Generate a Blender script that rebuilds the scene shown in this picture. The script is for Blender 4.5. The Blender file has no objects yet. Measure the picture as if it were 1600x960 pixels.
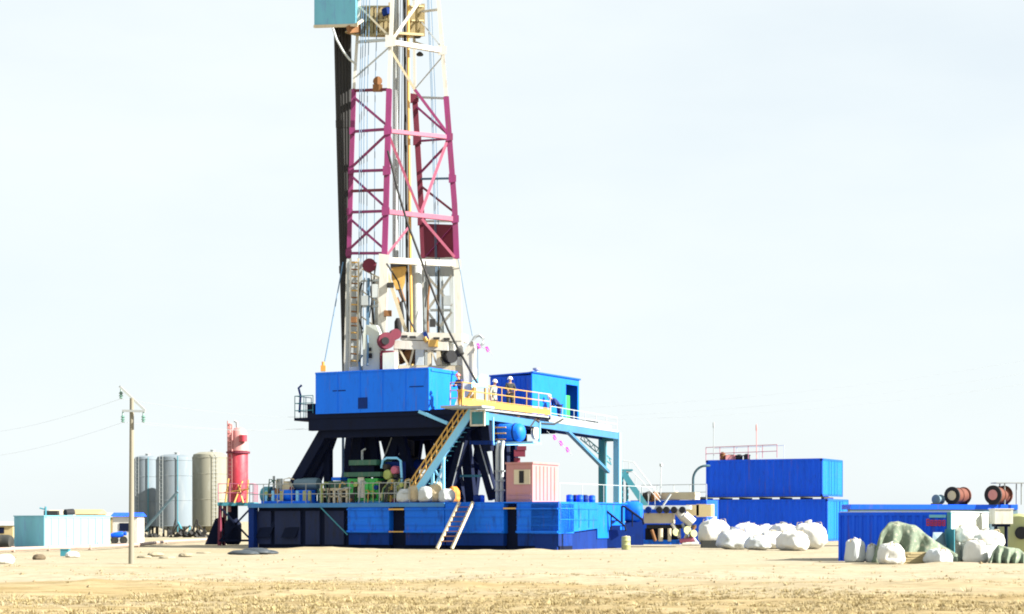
import bpy, bmesh, math, random
from mathutils import Vector, Matrix, noise
random.seed(7)
S = bpy.context.scene
COL = S.collection
R = math.radians
V = Vector
F, HOR, CH = 2800.0, 815.0, 1.35          # focal length in photo pixels, horizon row, eye height (m)

def W(px, py, d):                          # the point at depth d metres seen at photo pixel (px, py)
    return V(((px-800)*d/F, d, CH+(HOR-py)*d/F))
def GD(py): return CH*F/(py-HOR)           # depth of level ground at a photo row

# ------------------------------------------------------------------ mesh builder
class MB:
    def __init__(s): s.v = []; s.f = []
    def add(s, vs, fs):
        o = len(s.v); s.v += [V(q) for q in vs]; s.f += [tuple(i+o for i in f) for f in fs]; return s
    def hexa(s, b, t):                     # bottom quad, top quad (same winding, counter-clockwise from above)
        return s.add(list(b)+list(t), [(3,2,1,0),(4,5,6,7),(0,1,5,4),(1,2,6,5),(2,3,7,6),(3,0,4,7)])
    def box(s, c, sx, sy, sz, ux=V((1,0,0)), uy=V((0,1,0)), uz=V((0,0,1))):
        c = V(c); x = ux*sx/2; y = uy*sy/2; z = uz*sz/2
        return s.hexa([c-x-y-z, c+x-y-z, c+x+y-z, c-x+y-z], [c-x-y+z, c+x-y+z, c+x+y+z, c-x+y+z])
    def beam(s, p, q, w, h=None, up=V((0,0,1))):
        p = V(p); q = V(q); h = h or w
        d = (q-p); L = d.length
        if L < 1e-6: return s
        d.normalize()
        if abs(d.dot(up)) > .98: up = V((0.88,-.47,0))
        x = d.cross(up).normalized(); y = x.cross(d).normalized()
        return s.box((p+q)/2, w, L, h, x, d, y)
    def tube(s, pts, r, n=8):
        pts = [V(p) for p in pts]; rs = r if isinstance(r, (list, tuple)) else [r]*len(pts)
        vs = []; fs = []; ref = V((0,0,1))
        for i, p in enumerate(pts):
            d = (pts[min(i+1, len(pts)-1)]-pts[max(i-1, 0)]).normalized()
            if abs(d.dot(ref)) > .95: ref = V((1,0,0)) if abs(d.x) < .9 else V((0,1,0))
            x = d.cross(ref).normalized(); y = d.cross(x)
            ref = y.cross(d) if False else ref
            for k in range(n):
                a = 2*math.pi*k/n; vs.append(p+(x*math.cos(a)+y*math.sin(a))*rs[i])
        for i in range(len(pts)-1):
            for k in range(n):
                fs.append((i*n+k, i*n+(k+1) % n, (i+1)*n+(k+1) % n, (i+1)*n+k))
        fs.append(tuple(range(n-1, -1, -1))); fs.append(tuple(range((len(pts)-1)*n, len(pts)*n)))
        return s.add(vs, fs)
    def lathe(s, c, prof, n=20, ax=V((0,0,1))):   # prof: (radius, along-axis)
        c = V(c); ax = ax.normalized(); x = ax.orthogonal().normalized(); y = ax.cross(x)
        vs = []; fs = []
        for r, h in prof:
            for k in range(n):
                a = 2*math.pi*k/n; vs.append(c+ax*h+(x*math.cos(a)+y*math.sin(a))*max(r, 1e-4))
        for i in range(len(prof)-1):
            for k in range(n):
                fs.append((i*n+k, i*n+(k+1) % n, (i+1)*n+(k+1) % n, (i+1)*n+k))
        fs.append(tuple(range(n-1, -1, -1))); fs.append(tuple(range((len(prof)-1)*n, len(prof)*n)))
        return s.add(vs, fs)
    def prism(s, poly, off):                # planar polygon extruded by a vector
        n = len(poly); a = [V(p) for p in poly]; b = [p+V(off) for p in a]
        return s.add(a+b, [tuple(range(n-1, -1, -1)), tuple(range(n, 2*n))]+[(i, (i+1) % n, n+(i+1) % n, n+i) for i in range(n)])
    def corrugated(s, p, q, h, pitch=.28, dep=.05, th=.03):   # ribbed sheet wall from p to q, ribs standing out to the left of q-p ... see nrm
        p = V(p); q = V(q); d = q-p; L = d.length; d.normalize(); nrm = V((d.y, -d.x, 0))
        n = max(1, int(L/pitch)); st = L/n; pts = []
        for i in range(n):
            for f_, o in ((0, 0), (.32, 0), (.5, dep), (.82, dep)):
                pts.append(p+d*(st*(i+f_))+nrm*o)
        pts.append(q)
        m = len(pts); up = V((0,0,h)); vs = [a for a in pts]+[a+up for a in pts]+[a-nrm*th for a in pts]+[a-nrm*th+up for a in pts]
        fs = []
        for i in range(m-1):
            fs += [(i, i+1, m+i+1, m+i), (2*m+i+1, 2*m+i, 3*m+i, 3*m+i+1), (m+i, m+i+1, 3*m+i+1, 3*m+i)]
        return s.add(vs, fs)

LOC = {}
def _link(name, mb, m, org, smooth):
    me = bpy.data.meshes.new(name)
    me.from_pydata([tuple(v-org) for v in mb.v], [], mb.f); me.update()
    bm = bmesh.new(); bm.from_mesh(me); bmesh.ops.recalc_face_normals(bm, faces=bm.faces); bm.to_mesh(me); bm.free()
    if smooth:
        for p in me.polygons: p.use_smooth = True
        try:
            if smooth != 'soft': me.set_sharp_from_angle(angle=R(40))
        except Exception: pass
    me.materials.append(m)
    o = bpy.data.objects.new(name, me); COL.objects.link(o); return o
def tags(o, label=None, cat=None, group=None, kind=None):
    if label: o['label'] = label
    if cat: o['category'] = cat
    if group: o['group'] = group
    if kind: o['kind'] = kind
    return o
def thing(name, label, cat, loc, group=None):
    o = bpy.data.objects.new(name, None); COL.objects.link(o); o.location = loc; o.empty_display_size = .3
    LOC[o.name] = V(loc); return tags(o, label, cat, group)
def part(name, mb, m, parent, smooth=False, label=None, kind=None):
    org = LOC[parent.name]; o = _link(name, mb, m, org, smooth); o.parent = parent; LOC[o.name] = org
    return tags(o, label, kind=kind)
def single(name, mb, m, label, cat, group=None, kind=None, smooth=False):
    xs = [v.x for v in mb.v]; ys = [v.y for v in mb.v]; zs = [v.z for v in mb.v]
    org = V(((min(xs)+max(xs))/2, (min(ys)+max(ys))/2, min(zs)))
    o = _link(name, mb, m, org, smooth); o.location = org; LOC[o.name] = org
    return tags(o, label, cat, group, kind)
def copy_tree(o, parent=None):
    c = o.copy(); COL.objects.link(c)
    if parent: c.parent = parent
    for ch in list(o.children): copy_tree(ch, c)
    return c

# ------------------------------------------------------------------ materials
def mat(name, rgb, rough=.6, var=.18, dirt=(.25,.19,.12), dirt_amt=.25, scale=1.2, bump=.02, metal=0, streak=True, rust=0, spec=.5):
    m = bpy.data.materials.new(name); m.use_nodes = True; nt = m.node_tree; N = nt.nodes; L = nt.links
    b = N['Principled BSDF']; b.inputs['Roughness'].default_value = rough; b.inputs['Specular IOR Level'].default_value = spec; b.inputs['Metallic'].default_value = metal
    g = N.new('ShaderNodeNewGeometry'); mp = N.new('ShaderNodeMapping'); L.new(g.outputs['Position'], mp.inputs[0])
    mp.inputs['Scale'].default_value = (1,1,.25 if streak else 1)
    n1 = N.new('ShaderNodeTexNoise'); n1.inputs['Scale'].default_value = scale; n1.inputs['Detail'].default_value = 6; L.new(mp.outputs[0], n1.inputs['Vector'])
    n2 = N.new('ShaderNodeTexNoise'); n2.inputs['Scale'].default_value = scale*4.3; n2.inputs['Detail'].default_value = 8; n2.inputs['Roughness'].default_value = .65; L.new(mp.outputs[0], n2.inputs['Vector'])
    mx = N.new('ShaderNodeMix'); mx.data_type = 'RGBA'
    mx.inputs[6].default_value = tuple(c*(1-var) for c in rgb)+(1,); mx.inputs[7].default_value = tuple(min(1, c*(1+var)) for c in rgb)+(1,)
    L.new(n1.outputs[0], mx.inputs[0])
    rp = N.new('ShaderNodeMapRange'); rp.inputs[1].default_value = .52; rp.inputs[2].default_value = .72; rp.inputs[4].default_value = dirt_amt; L.new(n2.outputs[0], rp.inputs[0])
    m2 = N.new('ShaderNodeMix'); m2.data_type = 'RGBA'; m2.inputs[7].default_value = tuple(dirt)+(1,)
    L.new(rp.outputs[0], m2.inputs[0]); L.new(mx.outputs[2], m2.inputs[6]); outc = m2.outputs[2]
    if rust:
        mp3 = N.new('ShaderNodeMapping'); mp3.inputs['Scale'].default_value = (3.2,3.2,.28); L.new(g.outputs['Position'], mp3.inputs[0])
        n3 = N.new('ShaderNodeTexNoise'); n3.inputs['Scale'].default_value = 1.0; n3.inputs['Detail'].default_value = 7; n3.inputs['Roughness'].default_value = .7; L.new(mp3.outputs[0], n3.inputs['Vector'])
        r3 = N.new('ShaderNodeMapRange'); r3.inputs[1].default_value = .585; r3.inputs[2].default_value = .70; r3.inputs[4].default_value = rust; L.new(n3.outputs[0], r3.inputs[0])
        m3 = N.new('ShaderNodeMix'); m3.data_type = 'RGBA'; m3.inputs[7].default_value = (.13,.062,.03,1); L.new(r3.outputs[0], m3.inputs[0]); L.new(outc, m3.inputs[6]); outc = m3.outputs[2]
    L.new(outc, b.inputs['Base Color'])
    if bump:
        bp = N.new('ShaderNodeBump'); bp.inputs['Strength'].default_value = .4; bp.inputs['Distance'].default_value = bump; L.new(n2.outputs[0], bp.inputs['Height']); L.new(bp.outputs[0], b.inputs['Normal'])
    return m
M = {}
def dm(k, *a, **kw): M[k] = mat(k, *a, **kw)
dm('blue_paint', (.004,.155,.84), .5, .16, (.008,.07,.42), .4, rust=.35, spec=.2)
dm('container_blue', (.003,.088,.74), .5, .2, (.008,.04,.30), .45, rust=.4, spec=.2)
dm('base_blue', (.003,.135,.70), .5, .3, (.004,.035,.22), .75, scale=.8, rust=.75, spec=.2)
dm('deep_blue', (.003,.024,.16), .7, .3, (.006,.01,.02), .5, spec=.15)
dm('navy_steel_and_shade', (.002,.006,.026), .85, .3, (.004,.004,.005), .5, spec=.2)  # near-black navy steel; also paints in the shade of undersides and the recess
dm('black_steel', (.006,.007,.010), .8, .3, (.02,.018,.015), .3)
dm('light_blue_paint', (.19,.52,.80), .5, .12, (.2,.25,.25), .25)
dm('weathered_blue', (.13,.40,.52), .6, .3, (.12,.14,.42), .45, scale=.9)
dm('turquoise_paint', (.20,.42,.40), .55, .14, (.35,.45,.40), .3)
dm('teal_paint', (.03,.20,.26), .6, .2)
dm('white_paint', (.54,.53,.48), .55, .12, (.34,.28,.19), .4, rust=.6)
dm('cream_paint', (.50,.44,.31), .6, .16, (.3,.2,.1), .35)
dm('grey_steel', (.30,.33,.34), .6, .2, (.2,.17,.13), .3)
dm('pale_grey_paint', (.42,.46,.47), .55, .12, (.35,.33,.3), .25)
dm('pink_red_paint', (.205,.018,.110), .65, .25, (.10,.03,.04), .5, rust=.4)
dm('maroon_paint', (.13,.008,.03), .7, .25, (.06,.01,.01), .3)
dm('faded_pink_paint', (.36,.085,.15), .6, .2)
dm('yellow_paint', (.47,.26,.05), .55, .15, (.45,.2,.06), .35)
dm('ochre_paint', (.55,.33,.08), .6, .2, (.25,.15,.06), .4)
dm('rust', (.20,.09,.03), .85, .35, (.05,.025,.01), .5)
dm('dark_pipe', (.018,.018,.018), .8, .4, (.02,.018,.03), .4, scale=2)
dm('rubber', (.02,.022,.02), .8, .2)
dm('green_paint', (.03,.40,.075), .5, .2, (.10,.16,.04), .35)
dm('dark_green_paint', (.015,.09,.06), .55, .2)
dm('olive_paint', (.30,.36,.10), .6, .3, (.10,.10,.05), .5, scale=3)
dm('red_paint', (.42,.028,.05), .5, .16, (.55,.25,.22), .3)
dm('pale_red_paint', (.52,.23,.22), .6, .16, (.5,.1,.1), .3)
dm('pink_cabin_paint', (.40,.19,.19), .6, .12, (.36,.17,.06), .55, scale=.8)
dm('silo_paint', (.14,.172,.20), .95, .12, (.30,.30,.28), .25, scale=.5)
dm('silo_cream', (.215,.21,.165), .95, .12, (.34,.36,.34), .35, scale=.5)
dm('silo_teal', (.10,.17,.215), .6, .15, (.2,.28,.34), .35, scale=.5)
dm('concrete', (.21,.195,.15), .85, .14, (.25,.22,.17), .3)
dm('white_bag', (.56,.56,.53), .8, .10, (.34,.32,.27), .35, scale=2, streak=True, bump=.03)
dm('grey_bag', (.44,.47,.48), .8, .10, (.28,.28,.25), .35, scale=2, streak=True, bump=.03)
dm('cream_bag', (.45,.37,.24), .8, .15, (.3,.24,.15), .4, scale=3, streak=False, bump=.05)
dm('tan_sheet', (.36,.29,.15), .8, .3)
dm('orange_bag', (.62,.22,.03), .7, .2)
dm('dark_sheet', (.03,.04,.05), .6, .3, (.10,.09,.07), .4, streak=False)
dm('mint_white', (.46,.50,.46), .6, .1, (.5,.55,.45), .3)
dm('red_letter', (.45,.015,.03), .6, .2)
dm('magenta_cloth', (.75,.06,.50), .8, .1, bump=0)
dm('skin', (.45,.25,.17), .6, .05, dirt_amt=0, bump=0)
dm('navy_cloth', (.012,.025,.12), .9, .2, bump=0)
dm('dark_cloth', (.025,.03,.035), .9, .2, bump=0)
dm('pale_cloth', (.40,.42,.36), .9, .2, bump=0)
dm('orange_cloth', (.55,.25,.05), .9, .2, bump=0)
dm('helmet_white', (.75,.72,.66), .35, .04, dirt_amt=.05, bump=0)
dm('helmet_red', (.62,.20,.20), .35, .04, dirt_amt=.05, bump=0)
dm('insulator_glaze', (.10,.20,.17), .3, .1, bump=0)
dm('wire', (.28,.32,.34), .5, .1, bump=0)
dm('rope_blue', (.07,.16,.27), .7, .2, bump=0)
dm('steel_blue', (.03,.15,.30), .6, .25, (.06,.07,.08), .4)
dm('edge_blue', (.03,.17,.42), .6, .25, (.08,.14,.16), .5)
dm('lime_paint', (.30,.32,.14), .6, .2)
dm('earth_lump', (.27,.235,.16), .95, .15, (.2,.16,.1), .4, scale=4, streak=False, bump=.06)
dm('recess_shade_blue', (.003,.012,.06), .8, .4, (.006,.008,.015), .8, scale=.9)  # blue boxes under the deck, overhang shade put into their colour
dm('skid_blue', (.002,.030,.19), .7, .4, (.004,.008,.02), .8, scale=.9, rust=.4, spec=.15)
dm('reel_red', (.12,.035,.02), .85, .35, (.04,.015,.01), .5, scale=3)
dm('deep_teal', (.015,.06,.085), .6, .2)
dm('clod_brown', (.10,.075,.045), .95, .3, streak=False)
dm('pipe_pink', (.36,.26,.22), .6, .15)
# ------------------------------------------------------------------ camera, sky, sun
cam = bpy.data.cameras.new('camera'); co = bpy.data.objects.new('camera', cam); COL.objects.link(co)
co.location = (0,0,CH); co.rotation_euler = (R(90),0,0); cam.sensor_width = 36; cam.lens = F/1600*36
cam.shift_y = (HOR-480)/1600; cam.clip_end = 9000; cam.clip_start = .5; S.camera = co

SUN_AZ, SUN_EL = R(15), R(32)       # measured from the right of the view towards the viewer
sd = V((math.cos(SUN_EL)*math.cos(SUN_AZ), -math.cos(SUN_EL)*math.sin(SUN_AZ), math.sin(SUN_EL)))
sl = bpy.data.lights.new('sun', 'SUN'); so = bpy.data.objects.new('sun', sl); COL.objects.link(so)
sl.energy = 5; sl.angle = R(.55); sl.color = (1,.95,.86); so.rotation_euler = sd.to_track_quat('Z', 'Y').to_euler(); so.location = (60,-20,60)

w = bpy.data.worlds.new('World'); S.world = w; w.use_nodes = True; nt = w.node_tree; N = nt.nodes; L = nt.links
bg = N['Background']; bg.inputs[1].default_value = .0555
sky = N.new('ShaderNodeTexSky'); sky.sky_type = 'NISHITA'; sky.sun_disc = False; sky.sun_elevation = SUN_EL
sky.sun_rotation = math.atan2(sd.x, sd.y); sky.dust_density = 1.5; sky.altitude = 100
tc = N.new('ShaderNodeTexCoord'); mp = N.new('ShaderNodeMapping'); mp.inputs['Scale'].default_value = (1.6,1.6,5.0); L.new(tc.outputs['Generated'], mp.inputs[0])
cn = N.new('ShaderNodeTexNoise'); cn.inputs['Scale'].default_value = 2.2; cn.inputs['Detail'].default_value = 5; cn.inputs['Roughness'].default_value = .5; L.new(mp.outputs[0], cn.inputs['Vector'])
cr = N.new('ShaderNodeMapRange'); cr.inputs[1].default_value = .3; cr.inputs[2].default_value = .7; cr.inputs[3].default_value = .80; cr.inputs[4].default_value = 1; L.new(cn.outputs[0], cr.inputs[0])
cm = N.new('ShaderNodeMix'); cm.data_type = 'RGBA'; cm.inputs[7].default_value = (5.22,5.62,5.74,1)
L.new(cr.outputs[0], cm.inputs[0]); L.new(sky.outputs[0], cm.inputs[6]); L.new(cm.outputs[2], bg.inputs[0])
S.view_settings.view_transform = 'Standard'; S.view_settings.look = 'None'; S.view_settings.exposure = 1.7; S.view_settings.gamma = 1
S.render.engine = 'CYCLES'; S.cycles.max_bounces = 6; S.cycles.filter_width = 1.9; S.cycles.use_denoising = True

# ------------------------------------------------------------------ ground
def gh(x, y):
    n = noise.fractal(V((x*.11, y*.11, 3.1)), 1.0, 2.0, 4)*.08 + noise.fractal(V((x*.7, y*.7, 9.0)), 1.0, 2.0, 3)*.035
    h = n
    for (mx, my, rx, ry, mh) in MOUNDS:
        q = ((x-mx)/rx)**2+((y-my)/ry)**2
        if q < 4: h += mh*math.exp(-q)*(1+.5*noise.noise(V((x*1.3, y*1.3, 2))))
    k = 1 if y < 50 else max(.35, 1-(y-50)/20)
    if y > 130: k = 0.2
    for c0 in (-.95, .95):                 # wheel ruts of the track
        dy = y-(45+1.6*math.sin(x*.11)+c0); h += -.07*math.exp(-(dy/.22)**2)+.03*math.exp(-((abs(dy)-.45)/.2)**2)
    lim = h*k
    return lim-.03
MOUNDS = []
def mound(px, py, rx, ry, mh):
    d = GD(py); MOUNDS.append(((px-800)*d/F, d, rx, ry, mh))
for a in ((500,858,2.2,1.2,.38), (560,860,1.5,.9,.36), (620,861,1.0,.7,.2), (700,864,1.6,.9,.38), (760,860,1.0,.6,.22), (450,861,1.0,.7,.25), (840,862,1.0,.6,.22), (400,864,2.4,1.2,.16), (250,866,2.5,1.5,.22), (320,862,2.5,1.5,.18),
          (800,862,2.2,1.0,.16), (930,862,2.5,1.0,.14), (1290,866,1.2,1.2,.25), (1260,868,2.0,1.3,.18), (1495,884,1.0,.8,.16), (1150,872,3,1.5,.10), (640,874,2.5,1.2,.10),
          (900,905,2.5,1.2,.14), (720,915,2.5,1.2,.12), (1080,900,3,1.2,.12), (1420,915,2.5,1.3,.12), (200,915,2.5,1.2,.12), (450,925,2.0,1.0,.12)): mound(*a)
def axis(lo, hi, step, far):
    a = []; x = lo
    while x <= hi: a.append(x); x += step
    st = step; x = hi
    while x < far: st *= 1.35; x += st; a.append(x)
    return a
ys = axis(22, 62, .26, 63)[:-1]+axis(62.3, 112, .4, 6000); ys = [-60, -20, 0, 10, 17]+ys
xp = axis(0, 32, .34, 5000); xs = [-x for x in reversed(xp[1:])]+xp
gm = MB(); nx = len(xs)
gm.v = [V((x, y, gh(x, y) if y >= 17 and abs(x) < 80 else -.03)) for y in ys for x in xs]
gm.f = [(j*nx+i, j*nx+i+1, (j+1)*nx+i+1, (j+1)*nx+i) for j in range(len(ys)-1) for i in range(nx-1)]

gmat = bpy.data.materials.new('dry_sand'); gmat.use_nodes = True; nt = gmat.node_tree; N = nt.nodes; L = nt.links
b = N['Principled BSDF']; b.inputs['Roughness'].default_value = .95; b.inputs['Specular IOR Level'].default_value = .1
g = N.new('ShaderNodeNewGeometry'); mp = N.new('ShaderNodeMapping'); mp.inputs['Scale'].default_value = (.28,1,1); L.new(g.outputs['Position'], mp.inputs[0])
sx = N.new('ShaderNodeSeparateXYZ'); L.new(g.outputs['Position'], sx.inputs[0])
def nz(sc, det=6, rg=.6, v=None):
    n = N.new('ShaderNodeTexNoise'); n.inputs['Scale'].default_value = sc; n.inputs['Detail'].default_value = det; n.inputs['Roughness'].default_value = rg
    L.new((v or mp).outputs[0], n.inputs['Vector']); return n
nA, nB, nC = nz(.22), nz(1.1, 8, .65), nz(6, 8, .7)
r1 = N.new('ShaderNodeValToRGB'); L.new(nB.outputs[0], r1.inputs[0])
for e, c in zip(r1.color_ramp.elements, ((.205,.148,.062,1), (.32,.262,.15,1))): e.color = c
r1.color_ramp.elements[0].position = .32; r1.color_ramp.elements[1].position = .62
# pale trodden sand of the yard and the track, browner weedy earth near the viewer
yr = N.new('ShaderNodeMapRange'); yr.inputs[1].default_value = 33; yr.inputs[2].default_value = 45; L.new(sx.outputs[1], yr.inputs[0])
ad = N.new('ShaderNodeMath'); ad.operation = 'ADD'; L.new(yr.outputs[0], ad.inputs[0])
na2 = N.new('ShaderNodeMapRange'); na2.inputs[1].default_value = .3; na2.inputs[2].default_value = .7; na2.inputs[3].default_value = -.55; na2.inputs[4].default_value = .55; L.new(nA.outputs[0], na2.inputs[0]); L.new(na2.outputs[0], ad.inputs[1])
ad.use_clamp = True
m1 = N.new('ShaderNodeMix'); m1.data_type = 'RGBA'; m1.inputs[7].default_value = (.315,.282,.21,1); L.new(ad.outputs[0], m1.inputs[0]); L.new(r1.outputs[0], m1.inputs[6])
m2 = N.new('ShaderNodeMix'); m2.data_type = 'RGBA'; m2.blend_type = 'MULTIPLY'; m2.inputs[0].default_value = .8; L.new(m1.outputs[2], m2.inputs[6])
r2 = N.new('ShaderNodeValToRGB'); L.new(nC.outputs[0], r2.inputs[0]); r2.color_ramp.elements[0].color = (.74,.70,.62,1); r2.color_ramp.elements[1].color = (1.15,1.12,1.08,1)
r2.color_ramp.elements[0].position = .35; r2.color_ramp.elements[1].position = .6
L.new(r2.outputs[0], m2.inputs[7]); L.new(m2.outputs[2], b.inputs['Base Color'])
bp = N.new('ShaderNodeBump'); bp.inputs['Distance'].default_value = .12; bp.inputs['Strength'].default_value = .8; L.new(nB.outputs[0], bp.inputs['Height'])
bp2 = N.new('ShaderNodeBump'); bp2.inputs['Distance'].default_value = .03; bp2.inputs['Strength'].default_value = .8; L.new(nC.outputs[0], bp2.inputs['Height']); L.new(bp.outputs[0], bp2.inputs['Normal']); L.new(bp2.outputs[0], b.inputs['Normal'])
o = _link('ground', gm, gmat, V((0,0,0)), True); o['kind'] = 'structure'

# dry grass of the foreground
rg = random.Random(3)
blades = {0: MB(), 1: MB(), 2: MB()}
def tuft(x, y, s, mb, n):
    z = gh(x, y)-.01
    n2 = n if y > 36 else n+8
    for k in range(n2):
        a = rg.uniform(0, 6.283); r = rg.uniform(0, .10*s); h = rg.uniform(.4, 1)*(.06 if y > 36 else .075)*s; lean = rg.uniform(.3, 1.6)*h
        bx, by = x+math.cos(a)*r, y+math.sin(a)*r; wv = .004+.004*s
        c, sn = math.cos(a+1.57)*wv, math.sin(a+1.57)*wv
        tx, ty = bx+math.cos(a)*lean, by+math.sin(a)*lean
        o = len(mb.v); mb.v += [V((bx-c, by-sn, z)), V((bx+c, by+sn, z)), V((tx, ty, z+h))]; mb.f.append((o, o+1, o+2))
cnt = 0
while cnt < 7500:
    d = 24.5+30*rg.random()**1.25; x = rg.uniform(-.31, .31)*d
    den = noise.fractal(V((x*.13, d*.42, 1.7)), .9, 2.1, 4)
    thr = -.05+max(0, (d-30)/16)*.5
    if den+rg.uniform(-.3, .3) < thr: 
        if rg.random() < .97: continue
    cnt += 1
    tuft(x, d, rg.uniform(.4, 1.1)*(1.7 if rg.random() < .06 else 1), blades[rg.choice((0,0,1,2))], 11)
for i, c in ((0, (.33,.265,.13)), (1, (.27,.21,.095)), (2, (.36,.30,.18))):
    gmx = mat('dry_grass_%d' % i, c, .9, .25, (.2,.14,.06), .3, 1.5, 0)
    o = _link('dry_grass', blades[i], gmx, V((0,0,0)), False)
    tags(o, ['straw yellow dry grass scattered over the foreground', 'brown dead grass tufts scattered over the foreground', 'bleached pale grass tufts scattered over the foreground'][i], 'grass', 'dry grass in the foreground', 'stuff')
clods = MB()
for k in range(420):
    d = 25+58*rg.random(); x = rg.uniform(-.31, .31)*d; s = rg.uniform(.02, .07)*(1.8 if rg.random() < .06 else 1)
    z = gh(x, d)
    pts = [V((x+dx*s*rg.uniform(.6, 1.3), d+dy*s*rg.uniform(.6, 1.3), z+dz*s*rg.uniform(.5, 1))) for dx, dy, dz in ((1,0,0), (0,1,0), (-1,0,0), (0,-1,0), (0,0,.9), (0,0,-.6))]
    clods.add(pts, [(0,1,4), (1,2,4), (2,3,4), (3,0,4), (1,0,5), (2,1,5), (3,2,5), (0,3,5)])
o = _link('dirt_clods', clods, mat('clod_earth', (.22,.17,.09), .95, .3, streak=False), V((0,0,0)), False)
tags(o, 'small brown clods of earth strewn over the sand', 'dirt', kind='stuff')
# ------------------------------------------------------------------ rig frame: a runs along the front (to the right, nearer), b runs back
def frame(px, d, deg):
    C = V(((px-800)*d/F, d, 0)); c, s = math.cos(R(deg)), math.sin(R(deg)); u = V((c,-s,0)); v = V((s,c,0))
    class Fr: pass
    f = Fr(); f.C, f.u, f.v, f.c, f.s = C, u, v, c, s
    f.P = lambda a, b, z=0: C+u*a+v*b+V((0,0,z))
    def A(px, b):
        t = (px-800)/F; return (t*(C.y+b*c)-C.x-b*s)/(c+t*s)
    def B(px, a):
        t = (px-800)/F; return (t*(C.y-a*s)-C.x-a*c)/(s-t*c)
    f.A, f.B = A, B
    f.Z = lambda a, b, py: CH+(HOR-py)/F*f.P(a, b).y
    f.pb = lambda px, py, b: f.P(A(px, b), b, f.Z(A(px, b), b, py))     # seen at px,py on the plane b
    f.pa = lambda px, py, a: f.P(a, B(px, a), f.Z(a, B(px, a), py))     # on the plane a
    f.pz = lambda px, b, z: f.P(A(px, b), b, z)
    def box(mb, a0, a1, b0, b1, z0, z1):
        return mb.hexa([f.P(a0,b0,z0), f.P(a1,b0,z0), f.P(a1,b1,z0), f.P(a0,b1,z0)], [f.P(a0,b0,z1), f.P(a1,b0,z1), f.P(a1,b1,z1), f.P(a0,b1,z1)])
    f.box = box
    return f
G = frame(873, 86, 28)
P = G.P; DECK = 2.25; FL = 7.0
up = V((0,0,1))
def rail(mb, pts, h, mids=1, post=1.2, r=.028, toe=None):
    pts = [V(p) for p in pts]
    for p, q in zip(pts, pts[1:]):
        for k in range(mids+1): mb.tube([p+up*h*(k+1)/(mids+1), q+up*h*(k+1)/(mids+1)], r, 6)
        n = max(1, round((q-p).length/post))
        for i in range(n+1): mb.tube([p.lerp(q, i/n), p.lerp(q, i/n)+up*h], r, 6)
        if toe: mb.beam(p+up*toe/2, q+up*toe/2, .03, toe)

# ---- substructure
sub = thing('rig_substructure', 'blue steel base boxes and black legs carrying the high drill floor', 'rig base', P(-6,4,0))
xs_ = [(543,608), (632,695), (695,787), (807,873)]
aL = G.A(388, 0)
for i, (p0, p1) in enumerate(xs_):
    m = MB(); a0, a1 = G.A(p0, 0), G.A(p1, 0)
    if i == 3: a1 = 0
    G.box(m, a0, a1-(.03 if i == 1 else 0), 0, 1.7, .76, DECK-.02)
    bx = part('base_box', m, M['base_blue'], sub)
    md = bx.modifiers.new('edge', 'BEVEL'); md.width = .03; md.segments = 2
    r_ = MB()
    for zz, hh, dp in ((.80, .09, .10), (1.93, .07, .08), (1.55, .03, .03), (1.15, .03, .03)): G.box(r_, a0, a1-.03, -dp, -.003, zz, zz+hh)
    n = max(1, int((a1-a0)/1.7))
    for k in range(1, n): G.box(r_, a0+(a1-a0)*k/n-.03, a0+(a1-a0)*k/n+.03, -.04, -.002, .90, 1.92)
    part('rib', r_, M['base_blue'], bx)
    s_ = MB(); G.box(s_, a0+.03, a1-.05, .07, 1.6, .16, .757); part('skid', s_, M['skid_blue'], sub); s_ = MB(); G.box(s_, a0+.03, a1-.05, .2, 1.6, -.2, .158); part('skid_foot', s_, M['navy_steel_and_shade'], sub)
m = MB(); G.box(m, aL+.36, 0-.05, .42, .6, -.1, DECK-.15); part('recess_shade_panel', m, M['navy_steel_and_shade'], sub)  # near-black back panel: deep shadow under the overhang painted in
m = MB(); G.box(m, aL, 0, .02, 8, DECK-.015, DECK+.05); part('deck_plate', m, M['base_blue'], sub)
m = MB(); G.box(m, aL, G.A(543,0)-.01, -.06, .018, DECK-.18, DECK+.04); G.box(m, G.A(543,0)+.01, G.A(695,0), -.07, -.003, DECK-.17, DECK+.03); part('edge_beam', m, M['edge_blue'], sub)
for (x0, x1, z0, z1) in ((787,807,1.95,2.02), (608,632,1.92,2.0), (608,632,.80,.86)):
    m = MB(); G.box(m, G.A(x0,0)+.004, G.A(x1,0)-.004, -.06, -.003, z0, z1); part('tie_bar', m, M['ochre_paint'], sub)
m = MB(); G.box(m, aL, aL+.35, 0, .4, -.1, DECK-.02); part('end_post', m, M['deep_blue'], sub)
for px in (412, 452):
    m = MB(); a = G.A(px, .3)
    m.prism([P(a-.45,.18,.5), P(a+.45,.15,.5), P(a+.75,.38,1.35), P(a-.15,.38,1.35)], G.v*.03); part('leaning_plate', m, M['navy_steel_and_shade'], sub)
m = MB(); m.tube([G.pb(500,792,-.1), G.pb(543,836,-.1)], .035, 6); part('stay_rod', m, M['teal_paint'], sub)
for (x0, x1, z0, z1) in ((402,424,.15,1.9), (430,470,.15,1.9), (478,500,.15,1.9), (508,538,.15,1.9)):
    m = MB(); G.box(m, G.A(x0,.35), G.A(x1,.35), .30, .41, z0, z1); part('recess_box', m, M['recess_shade_blue'], sub)
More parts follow.
